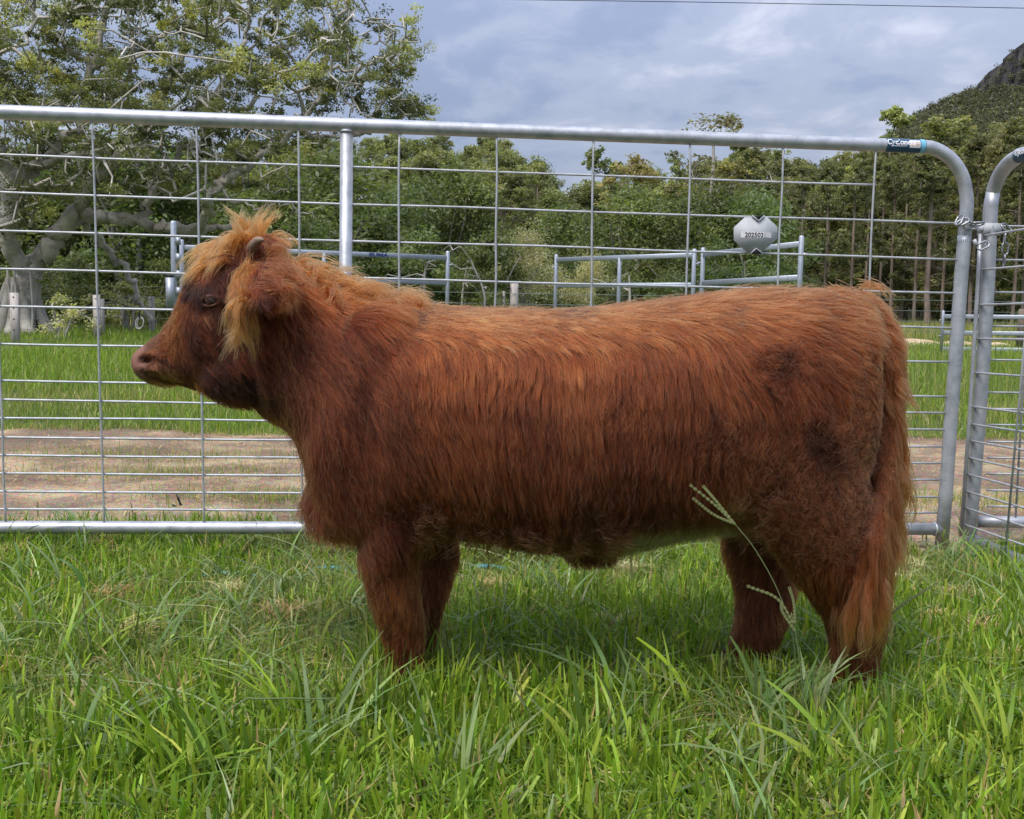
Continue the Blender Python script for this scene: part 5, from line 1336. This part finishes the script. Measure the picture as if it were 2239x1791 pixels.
# tail: short fur on the dock, then the long wavy switch
rts, d0, d1, le = [], [], [], []
for k in range(300):
    f = rng.uniform(0, 1) ** .9; q = TQ[int(f * 39)]; a = rng.uniform(0, 6.28)
    r0 = q + np.array([math.cos(a), math.sin(a), 0]) * np.interp(f, [0, 1], [.022, .009])
    o_ = np.array([math.cos(a), math.sin(a) * .8, 0.0]); rts.append(r0)
    d0.append(o_ * np.interp(f, [0, .12, .4, 1], [.55, .45, .28, .22]) + [.12 * (1 - f), 0, -.9])
    sw = np.interp(f, [0, .55, 1], [0, -.05, -.22])
    d1.append([sw + rng.normal(0, .07) + o_[0] * .04, -.05 + rng.normal(0, .06), -1]); le.append(np.interp(f, [0, .3, .6, 1], [.05, .11, .20, .20]) * rng.uniform(.6, 1.05))
locks('tail_hair', rts, d0, d1, le, 300, 46, .0042, rng, (.30, .10, .034), (.46, .21, .08), curl=.009, kf=1.7, rr=.00055, npts=14, tight=.55, label='long wavy tail switch with pale strands')
# rump tuft at the tail head, belly and elbow curls, loose hairs standing off the outline
rts, d0, d1, le = [], [], [], []
for k in range(46):
    xv = rng.uniform(1740, 1822); r0 = top_of(xv, YC + rng.normal(0, .02)); rts.append(r0); d0.append([1, rng.normal(-.15, .25), rng.uniform(-.25, .2)]); d1.append([rng.uniform(.4, .9), rng.normal(-.05, .2), -rng.uniform(.6, 1.2)]); le.append(rng.uniform(.03, .07))
locks('tail_head_tuft', rts, d0, d1, le, 46, 45, .007, rng, (.34, .108, .034), (.50, .24, .10), curl=.004, kf=.8)
rts, d0, d1, le = [], [], [], []
def surf(xv, yv):
    h = BVH.ray_cast(Vector(CAM), Vector(ray(xv * VS, yv * VS))); return (np.array(h[0]), np.array(h[1])) if h[0] else (None, None)
for k in range(95):
    u_ = rng.uniform()
    if u_ < .55: xv, yv = rng.uniform(960, 1320), rng.uniform(1090, 1135)
    elif u_ < .80: xv, yv = rng.uniform(860, 925), rng.uniform(1050, 1130)
    else: xv, yv = rng.uniform(1550, 1640), rng.uniform(1010, 1100)
    q, nn2 = surf(xv, yv)
    if q is None: continue
    rts.append(q); d0.append(nn2 * .7 + [.2, 0, -.5]); d1.append([rng.normal(.1, .35), rng.normal(0, .2), -1]); le.append(rng.uniform(.03, .065))
locks('underside_curls', rts, d0, d1, le, len(rts), 9, .007, rng, (.12, .044, .02), (.26, .12, .055), curl=.012, kf=1.6, rr=.0004)
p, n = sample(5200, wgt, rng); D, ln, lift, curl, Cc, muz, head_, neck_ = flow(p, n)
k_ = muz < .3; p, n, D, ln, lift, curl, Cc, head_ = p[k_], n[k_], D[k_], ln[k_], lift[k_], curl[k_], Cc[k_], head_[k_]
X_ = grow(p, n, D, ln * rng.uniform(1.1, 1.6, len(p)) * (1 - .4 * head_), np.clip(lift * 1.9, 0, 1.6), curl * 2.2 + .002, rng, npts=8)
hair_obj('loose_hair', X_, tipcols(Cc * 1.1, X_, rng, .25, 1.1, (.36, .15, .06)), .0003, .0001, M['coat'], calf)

# ================================================================== GRASS
def blades(rng, root, h, wd, az, bend, col, seg=3, blunt=None, kink=None, tipcol=None):
    n = len(root); dirh = np.stack([np.cos(az), np.sin(az), az * 0], 1); tw = az + math.pi / 2 + rng.normal(0, .5, n)
    wv = np.stack([np.cos(tw), np.sin(tw), tw * 0], 1)
    ts = np.linspace(0, 1, seg + 1); V = np.zeros((n, 2 * seg + 2, 3)); Cc = np.zeros((n, 2 * seg + 2, 3))
    blunt = np.zeros(n) if blunt is None else blunt
    for i, t in enumerate(ts):
        up = t * (1 - .45 * np.clip(bend, 0, 1.6) * t); out_ = bend * t ** 1.8 * .85
        if kink is not None: up = np.where(kink & (t > .6), .6 + (t - .6) * .1, up); out_ = np.where(kink & (t > .6), out_ + (t - .6) * .8, out_)
        c = root + dirh * (out_ * h)[:, None] + np.array([0, 0, 1.0]) * (up * h)[:, None]
        ww = wd * ((.55 + .9 * t - 1.45 * t ** 2.2) * (1 - blunt) + blunt * (.75 + .25 * math.sin(3 * t)))
        if i == seg: ww = wd * (.05 * (1 - blunt) + .55 * blunt)
        V[:, 2 * i] = c - wv * (ww / 2)[:, None]; V[:, 2 * i + 1] = c + wv * (ww / 2)[:, None]
        cc = col if tipcol is None else col * (1 - (t ** 2)) + tipcol * t ** 2
        Cc[:, 2 * i] = cc; Cc[:, 2 * i + 1] = cc
    b = (np.arange(n) * (2 * seg + 2))[:, None]; qs = []
    for i in range(seg): qs.append(b + np.array([[2 * i, 2 * i + 1, 2 * i + 3, 2 * i + 2]]))
    return V.reshape(-1, 3), np.concatenate(qs), Cc.reshape(-1, 3)
def cat(parts):
    V, Fq, C, n = [], [], [], 0
    for v, f, c in parts: V.append(v); Fq.append(f + n); C.append(c); n += len(v)
    return np.concatenate(V), np.concatenate(Fq), np.concatenate(C)
def frust(rng, n, y0, y1, margin=.25, pw=1.0):
    """points on the ground inside the view wedge between two depths, denser near"""
    y = y0 * (y1 / y0) ** (rng.uniform(0, 1, n) ** pw) if y1 / y0 > 2.4 else rng.uniform(y0, y1, n)
    x = rng.uniform(-1, 1, n) * (y * .50 + margin); return x, y
def pal(rng, n, base, jit=.18):
    base = np.asarray(base) * np.array([1.34, 1.26, .98]); k = rng.choice(len(base), n)
    return np.clip(base[k] * np.exp(rng.normal(0, jit, n))[:, None] * (1 + rng.normal(0, .05, (n, 3))), .005, .6)
G_LUSH = [(.150, .235, .022), (.185, .265, .030), (.115, .190, .020), (.22, .275, .045), (.085, .150, .022)]
G_DULL = [(.120, .165, .045), (.150, .185, .065), (.105, .150, .035), (.190, .205, .090), (.075, .115, .025), (.23, .24, .13)]
G_DRY = [(.36, .28, .15), (.42, .32, .20), (.30, .21, .12), (.40, .27, .19)]
rng = rs(55)
parts = []
def noise2(x, y, s, k): return snoise(np.stack([x, y, x * 0 + 3.3], -1), s, k)
# (a) foreground turf
n = 104000
y = 1.15 + (3.5 - 1.15) * rng.uniform(0, 1, n) ** 1.2; x = rng.uniform(-1, 1, n) * (y * .50 + .50)
ok = ~in_path(x, y) | (rng.uniform(0, 1, n) < .03); x, y = x[ok], y[ok]; n = len(x)
lush = smooth01(noise2(x, y, 3.2, 0) + noise2(x, y, 8, 2) * .5 + np.interp(y, [1.3, 1.7, 2.0, 2.6, 3.2], [.85, .70, .60, .55, .30]), -.25, .55)
lush = .35 + .65 * lush
z = gz(x, y)
h = (.036 + .034 * rng.uniform(0, 1, n) + .055 * lush * rng.uniform(.3, 1, n)) * np.interp(y, [1.3, 2.2, 3.3], [1.05, 1.0, .78])
bend = np.abs(rng.normal(.75, .6, n)) * (1.3 - .4 * lush)
colr = np.where((rng.uniform(0, 1, n) < lush)[:, None], pal(rng, n, G_LUSH), pal(rng, n, G_DULL))
dry = rng.uniform(0, 1, n) < .05 + .05 * (1 - lush); colr = np.where(dry[:, None], pal(rng, n, G_DRY), colr)
wd = rng.uniform(.0024, .0056, n) * (1 + .5 * lush) * np.interp(y, [1.3, 1.9, 2.6], [1.25, 1.05, .9])
parts.append(blades(rng, np.stack([x, y, z - .004], 1), h, wd, rng.uniform(0, 6.28, n), bend, colr, 3, ((rng.uniform(0, 1, n) < .25) & ~dry).astype(float)))
# (b) low flattened thatch
n = 30000; y = rng.uniform(1.2, 3.4, n); x = rng.uniform(-1, 1, n) * (y * .5 + .45); ok = ~in_path(x, y); x, y = x[ok], y[ok]; n = len(x)
colr = np.where((rng.uniform(0, 1, n) < .20)[:, None], pal(rng, n, G_DRY), np.where((rng.uniform(0, 1, n) < .4)[:, None], pal(rng, n, G_LUSH), pal(rng, n, G_DULL)))
parts.append(blades(rng, np.stack([x, y, gz(x, y) + rng.uniform(0, .018, n)], 1), rng.uniform(.04, .085, n), rng.uniform(.0018, .0036, n), rng.uniform(0, 6.28, n), rng.uniform(1.1, 1.9, n), colr, 3))
# (c) tussocks: tall upright bright blades in the foreground, fewer behind
def tussock(rng, cx, cy, nb, hh, rad, base, wdt=(.004, .0075), lean=.35, azc=None, blunt=.5):
    a = rng.uniform(0, 6.28, nb); r = rad * np.sqrt(rng.uniform(0, 1, nb)); x = cx + r * np.cos(a); y = cy + r * np.sin(a)
    az = a + rng.normal(0, .6, nb) if azc is None else azc + rng.normal(0, .45, nb)
    return blades(rng, np.stack([x, y, gz(x, y) - .004], 1), hh * rng.uniform(.55, 1.1, nb), rng.uniform(*wdt, nb), az, np.abs(rng.normal(lean, .32, nb)), pal(rng, nb, base, .22), 5, (rng.uniform(0, 1, nb) < blunt).astype(float) * rng.uniform(.6, 1, nb))
for k in range(200):
    cy = rng.uniform(1.2, 1.72); cx = rng.uniform(-1, 1) * (cy * .5 + .3)
    parts.append(tussock(rng, cx, cy, rng.randint(14, 42), rng.uniform(.06, .12), rng.uniform(.02, .055), G_LUSH if rng.uniform() < .75 else G_DULL, lean=.6, azc=rng.uniform(0, 6.28) if rng.uniform() < .6 else None))
for k in range(170):
    cy = rng.uniform(1.65, 3.35); cx = rng.uniform(-1, 1) * (cy * .5 + .3)
    if in_path(np.array(cx), np.array(cy)): continue
    parts.append(tussock(rng, cx, cy, rng.randint(14, 40), rng.uniform(.06, .11), rng.uniform(.02, .06), G_LUSH if rng.uniform() < .6 else G_DULL, wdt=(.003, .0055), lean=.5))
for l in LEGS:      # longer grass growing round each hoof
    q = cw(*l[-1][:3])
    for k in range(26):
        parts.append(tussock(rng, q[0] + rng.normal(-.01, .06), q[1] - rng.uniform(.03, .17), rng.randint(12, 26), rng.uniform(.115, .17) * (.72 if l[-1][0] > 1400 else 1), .03, G_DULL if rng.uniform() < .5 else G_LUSH, wdt=(.003, .0055), lean=.33))
for k in range(620):   # scattered broad blades lying every way
    cy = rng.uniform(1.25, 3.1); cx = rng.uniform(-1, 1) * (cy * .5 + .3)
    parts.append(tussock(rng, cx, cy, rng.randint(2, 6), rng.uniform(.11, .22), .03, [(.12, .18, .085), (.15, .21, .11), (.10, .165, .06), (.2, .24, .14)], wdt=(.0045, .0085), lean=1.0, azc=rng.uniform(0, 6.28), blunt=.2))
# (d) broad blue-green blades flopping over
GB = [(.12, .18, .08), (.17, .23, .12), (.095, .155, .055)]
for px, py, Y, azc, hh, nb in [(650, 1560, 1.62, 2.6, .24, 14), (700, 1600, 1.58, 1.2, .22, 12), (420, 1765, 1.42, 3.0, .27, 18), (300, 1780, 1.38, .2, .25, 16), (480, 1780, 1.40, 2.5, .26, 14), (200, 1700, 1.5, .6, .22, 12), (560, 1720, 1.45, .3, .20, 10), (1690, 1560, 1.72, .6, .20, 16), (1640, 1540, 1.70, 2.4, .19, 16), (1500, 1500, 1.74, 2.8, .18, 12),
                               (1780, 1540, 1.70, 1.1, .18, 14), (2150, 1640, 1.55, 1.8, .20, 14), (2100, 1250, 2.9, .5, .16, 18), (1400, 1480, 1.78, 1.9, .2, 10), (1250, 1380, 2.05, 2.7, .17, 12), (930, 1480, 1.80, 2.2, .15, 14), (180, 1420, 2.0, 1.3, .20, 8), (2180, 1260, 2.8, 2.0, .17, 16), (1330, 1620, 1.55, 2.0, .22, 8), (1010, 1700, 1.45, .9, .2, 10), (1880, 1700, 1.45, 2.3, .21, 12)]:
    c = P(px, py, Y); parts.append(tussock(rng, c[0], Y, nb, hh, .05, GB if rng.uniform() < .6 else G_LUSH, wdt=(.0065, .013), lean=.75, azc=azc, blunt=.1))
# (e) grass fringe and patches on the path
n = 6500; x = rng.uniform(-3.4, 3.4, n); e_ = rng.uniform(0, 1, n) < .28
y = np.where(e_, path_near(x) + np.abs(rng.normal(0, .035, n)), path_far(x) - np.abs(rng.normal(0, .06, n)))
pt = [(P(330, 1090, 4.2)[0], 4.25, .35, .10), (P(280, 1040, 4.6)[0], 4.75, .45, .12), (P(2000, 1100, 3.9)[0], 3.95, .55, .13), (P(2215, 1100, 3.9)[0], 3.95, .40, .10), (P(600, 1110, 3.7)[0], 3.75, .25, .09)]
xx, yy = [x], [y]
for cx, cy, rx, ry in pt: k = 900; xx.append(cx + rng.normal(0, rx, k)); yy.append(cy + rng.normal(0, ry, k))
x, y = np.concatenate(xx), np.concatenate(yy); n = len(x)
colr = np.where((rng.uniform(0, 1, n) < .25)[:, None], pal(rng, n, G_DRY), np.where((rng.uniform(0, 1, n) < .5)[:, None], pal(rng, n, G_DULL), pal(rng, n, G_LUSH)))
parts.append(blades(rng, np.stack([x, y, gz(x, y)], 1), rng.uniform(.02, .075, n), rng.uniform(.002, .004, n), rng.uniform(0, 6.28, n), np.abs(rng.normal(.6, .4, n)), colr, 3))
# (f) pasture beyond the path
n = 150000; y = 5.5 * (30 / 5.5) ** (rng.uniform(0, 1, n) ** .95); x = rng.uniform(-1, 1, n) * (y * .52 + 1.0)
# skip what the calf and the panels hide for certain: keep all left and right, thin the middle
pxp = x / y * F + IW / 2; mid = (pxp > 720) & (pxp < 1850); keep = ~mid | (rng.uniform(0, 1, n) < .25); x, y = x[keep], y[keep]
ok = y > path_far(x) - .05; x, y = x[ok], y[ok]; n = len(x)
lush = smooth01(noise2(x, y, .9, 1) + .5 * noise2(x, y, 2.6, 3), -.5, .7)
colr = np.where((rng.uniform(0, 1, n) < .35 + .5 * lush)[:, None], pal(rng, n, G_LUSH), pal(rng, n, G_DULL))
straw = np.exp(-((y - 7.4) / .7) ** 2) * .35 + smooth01(y, 24, 30) * .5 + .05
colr = np.where((rng.uniform(0, 1, n) < straw)[:, None], pal(rng, n, [(.26, .24, .11), (.32, .27, .14), (.22, .22, .09)]), colr)
h = (.07 + .11 * rng.uniform(0, 1, n) * (.4 + lush)) * np.interp(y, [5.6, 7, 14, 30], [.65, 1.0, 1.25, 1.5])
parts.append(blades(rng, np.stack([x, y, gz(x, y) - .01], 1), h, rng.uniform(.004, .008, n) * np.interp(y, [5.5, 12, 30], [.9, 1.6, 3.2]), rng.uniform(0, 6.28, n), np.abs(rng.normal(.45, .35, n)), colr, 2))
# (g) rank far grass at the foot of the trees
n = 26000; y = rng.uniform(28, 60, n); x = rng.uniform(-1, 1, n) * (y * .52)
pxp = x / y * F + IW / 2; keep = (pxp > 1850) | (pxp < 700) | (rng.uniform(0, 1, n) < .1); x, y = x[keep], y[keep]; n = len(x)
colr = np.where((rng.uniform(0, 1, n) < .6)[:, None], pal(rng, n, [(.26, .24, .11), (.32, .27, .14), (.20, .21, .08)]), pal(rng, n, G_DULL))
parts.append(blades(rng, np.stack([x, y, x * 0], 1), rng.uniform(.25, .7, n), rng.uniform(.02, .04, n), rng.uniform(0, 6.28, n), np.abs(rng.normal(.3, .3, n)), colr, 2))
# tall thin stalks in the pasture at right, behind the gate
n = 260; x = rng.uniform(2.9, 4.6, n); y = rng.uniform(8.2, 10.5, n)
parts.append(blades(rng, np.stack([x, y, x * 0], 1), rng.uniform(.35, .75, n), rng.uniform(.004, .007, n), rng.uniform(0, 6.28, n), np.abs(rng.normal(.15, .12, n)), pal(rng, n, [(.10, .16, .05), (.16, .2, .08), (.3, .27, .15)]), 4))
v, f, c = cat(parts)
tag(mobj('grass', (v, f), M['grass'], None, smooth=False, cols=c), 'green pasture grass covering the ground in front of and behind the gate', 'grass', kind='stuff')

# ---- dry litter: straw on the path and the tan tufts of dead stolons in the turf
parts = []
n = 16000; x = rng.uniform(-3.2, 3.2, n); y = path_near(x) + (path_far(x) - path_near(x)) * rng.uniform(0, 1, n)
band = smooth01(noise2(x, y, 2.2, 4) + .6 * np.sin(y * 5.2 + x * .4), -.2, .8); keep = rng.uniform(0, 1, n) < .25 + .75 * band; x, y = x[keep], y[keep]; n = len(x)
parts.append(blades(rng, np.stack([x, y, gz(x, y) + .011], 1), rng.uniform(.03, .10, n) * .35, rng.uniform(.0018, .0034, n), np.where(rng.uniform(0, 1, n) < .6, rng.normal(0, .35, n) + np.where(rng.uniform(0, 1, n) < .5, 0, math.pi), rng.uniform(0, 6.28, n)), rng.uniform(1.6, 2.9, n), pal(rng, n, [(.46, .35, .21), (.52, .41, .26), (.36, .25, .16), (.42, .28, .2)], .12), 3))
M['dry'] = mat_leaf('dry_straw', trans=.12, rough=.7, spec=.15)
v, f, c = cat(parts)
tag(mobj('straw_litter', (v, f), M['dry'], None, smooth=False, cols=c), 'loose dry straw strewn over the dirt path', 'straw', kind='stuff')
DT = [('reddish', 245, 1335, .038), ('tan', 620, 1380, .045), ('small tan', 290, 1425, .034), ('brown', 355, 1575, .048), ('tan', 1080, 1310, .036), ('pinkish', 2088, 1345, .036), ('tan', 2052, 1400, .030), ('pinkish', 2140, 1422, .034), ('straw', 1960, 1300, .040), ('tan', 40, 1235, .045), ('tan', 225, 1215, .034), ('straw', 1370, 1275, .030), ('straw', 1345, 1400, .04), ('tan', 2215, 1500, .04), ('straw', 500, 1325, .03), ('tan', 730, 1215, .03), ('straw', 1990, 1275, .03)]
WORDS = ['low on the left, straight below the calf nose', 'left of the front legs, spread wide', 'left of the fallen long leaf, near the left side', 'largest in the lower left foreground', 'under the belly just right of the front legs', 'round and bright, right of the tail near the gate post', 'just left below the round bright one at right',
         'right below the round bright one at right', 'touching the grass right beside the tail', 'at the left edge under the gate rail', 'under the gate rail left of the calf', 'under the belly, near the sheath', 'in the grass between the front and hind legs', 'at the right edge in the foreground', 'in the grass left of the brisket', 'behind the front legs close under the brisket', 'small, by the foot of the right gate post']
DCOL = {'reddish': (.40, .22, .14), 'tan': (.44, .31, .19), 'small tan': (.42, .32, .19), 'brown': (.30, .17, .11), 'pinkish': (.52, .32, .22), 'straw': (.42, .37, .24)}
for (cname, px, py, rd), wds in zip(DT, WORDS):
    Y = CAM_H * math.cos(0) / ((py - 675 - 0.0175 * (px - IW / 2)) / F) * .99
    c0 = P(px, py, Y); k = 130; a = rng.uniform(0, 6.28, k); r = rd * np.sqrt(rng.uniform(0, 1, k))
    ro = np.stack([c0[0] + r * np.cos(a), Y + r * np.sin(a), gz(c0[0] + r * np.cos(a), Y + r * np.sin(a)) + .020 + rng.uniform(0, .020, k)], 1)
    vf = blades(rng, ro, rng.uniform(.02, .05, k), rng.uniform(.0014, .0026, k), rng.uniform(0, 6.28, k), rng.uniform(.5, 2.2, k), pal(rng, k, [DCOL[cname]], .22), 4)
    o = mobj('dry_tuft', vf[:2], M['dry'], None, smooth=False, cols=vf[2]); tag(o, cname + ' tuft of dead grass, ' + wds, 'grass tuft', 'dead grass tufts in the turf')

# ---- single stalks that stand out
M['stalk'] = mat_plain('green_stalk', (.12, .16, .06), .7); M['seed'] = mat_plain('seed_head', (.17, .185, .07), .85); M['stalk_dry'] = mat_plain('dry_stalk', (.42, .36, .2), .7)
def stalk(name, label, pts, r, heads, mat='stalk', seedcol='seed'):
    q = spline([P(*a) for a in pts], 16); o = thing(name, label, 'grass stalk', q[0])
    mobj('stem', tube(q, np.linspace(r, r * .6, 16), 6), M[mat], o)
    for hd_ in heads:
        h = spline([P(*a) for a in hd_], 14); vs_ = [tube(h, np.linspace(.0012, .0005, 14), 5)]
        for i in range(1, 14):
            for s in (-1, 1):
                d = h[min(i + 1, 13)] - h[i - 1]; d /= np.linalg.norm(d) + 1e-9; u = np.cross(d, [0, 1, 0]) * s
                c_ = h[i] + u * .0014; vs_.append(tube([c_ - d * .003, c_, c_ + d * .0045], [.0003, .0011, .0002], 5))
        mobj('seed_head', merge(vs_), M[seedcol], o)
stalk('seed_stalk', 'long pale grass stalk with drooping seed head across the hind legs', [(1742, 1560, 1.68), (1735, 1400, 1.66), (1700, 1290, 1.66), (1650, 1200, 1.67), (1612, 1152, 1.68)], .0010,
      [[(1612, 1152, 1.68), (1570, 1110, 1.68), (1512, 1063, 1.68)], [(1608, 1148, 1.68), (1565, 1095, 1.685), (1540, 1066, 1.69)], [(1606, 1146, 1.68), (1560, 1125, 1.675), (1518, 1092, 1.67)]])
stalk('seed_stalk', 'green grass stalk with thick seed heads between the hind legs', [(1760, 1600, 1.66), (1752, 1480, 1.65), (1742, 1400, 1.65), (1730, 1340, 1.65)], .0013,
      [[(1738, 1370, 1.65), (1700, 1310, 1.65), (1638, 1283, 1.65)], [(1738, 1368, 1.65), (1736, 1320, 1.65), (1727, 1288, 1.65)], [(1742, 1385, 1.65), (1712, 1340, 1.65), (1708, 1318, 1.65)]])
stalk('seed_stalk', 'pale feathery grass stalk leaning right beside the tail', [(1880, 1420, 1.9), (1940, 1350, 1.92), (1985, 1312, 1.94), (2048, 1276, 1.95)], .0014, [[(1950, 1342, 1.92), (2000, 1305, 1.94), (2050, 1275, 1.95)]])
stalk('grass_stalk', 'bare straight grass stalk slanting down through the lower left foreground', [(182, 1285, 1.95), (240, 1380, 1.85), (300, 1480, 1.72), (345, 1570, 1.6)], .0016, [])
stalk('grass_stalk', 'upright dark green stalk with a leaf, far left of the calf', [(200, 1420, 1.95), (184, 1340, 1.95), (181, 1282, 1.95)], .0017, [])
stalk('grass_stalk', 'bent grass stalk with a flat horizontal top in the lower left foreground', [(425, 1640, 1.55), (470, 1580, 1.55), (535, 1530, 1.56), (560, 1528, 1.56), (640, 1527, 1.57), (730, 1529, 1.58)], .0017, [])
stalk('grass_stalk', 'thin green stalk leaning across the bottom rail before the brisket', [(770, 1250, 2.3), (720, 1190, 2.35), (680, 1160, 2.4), (640, 1130, 2.45)], .0015, [])
# broad leaf at the left
c0 = P(182, 1285, 1.95); vf = blades(rng, np.array([c0]), np.array([.12]), np.array([.016]), np.array([2.75]), np.array([1.25]), np.array([[.07, .13, .025]]), 8)
tag(mobj('grass_leaf', vf[:2], M['grass'], None, smooth=True, cols=vf[2]), 'single broad dark green grass leaf at the far left below the rope', 'leaf')
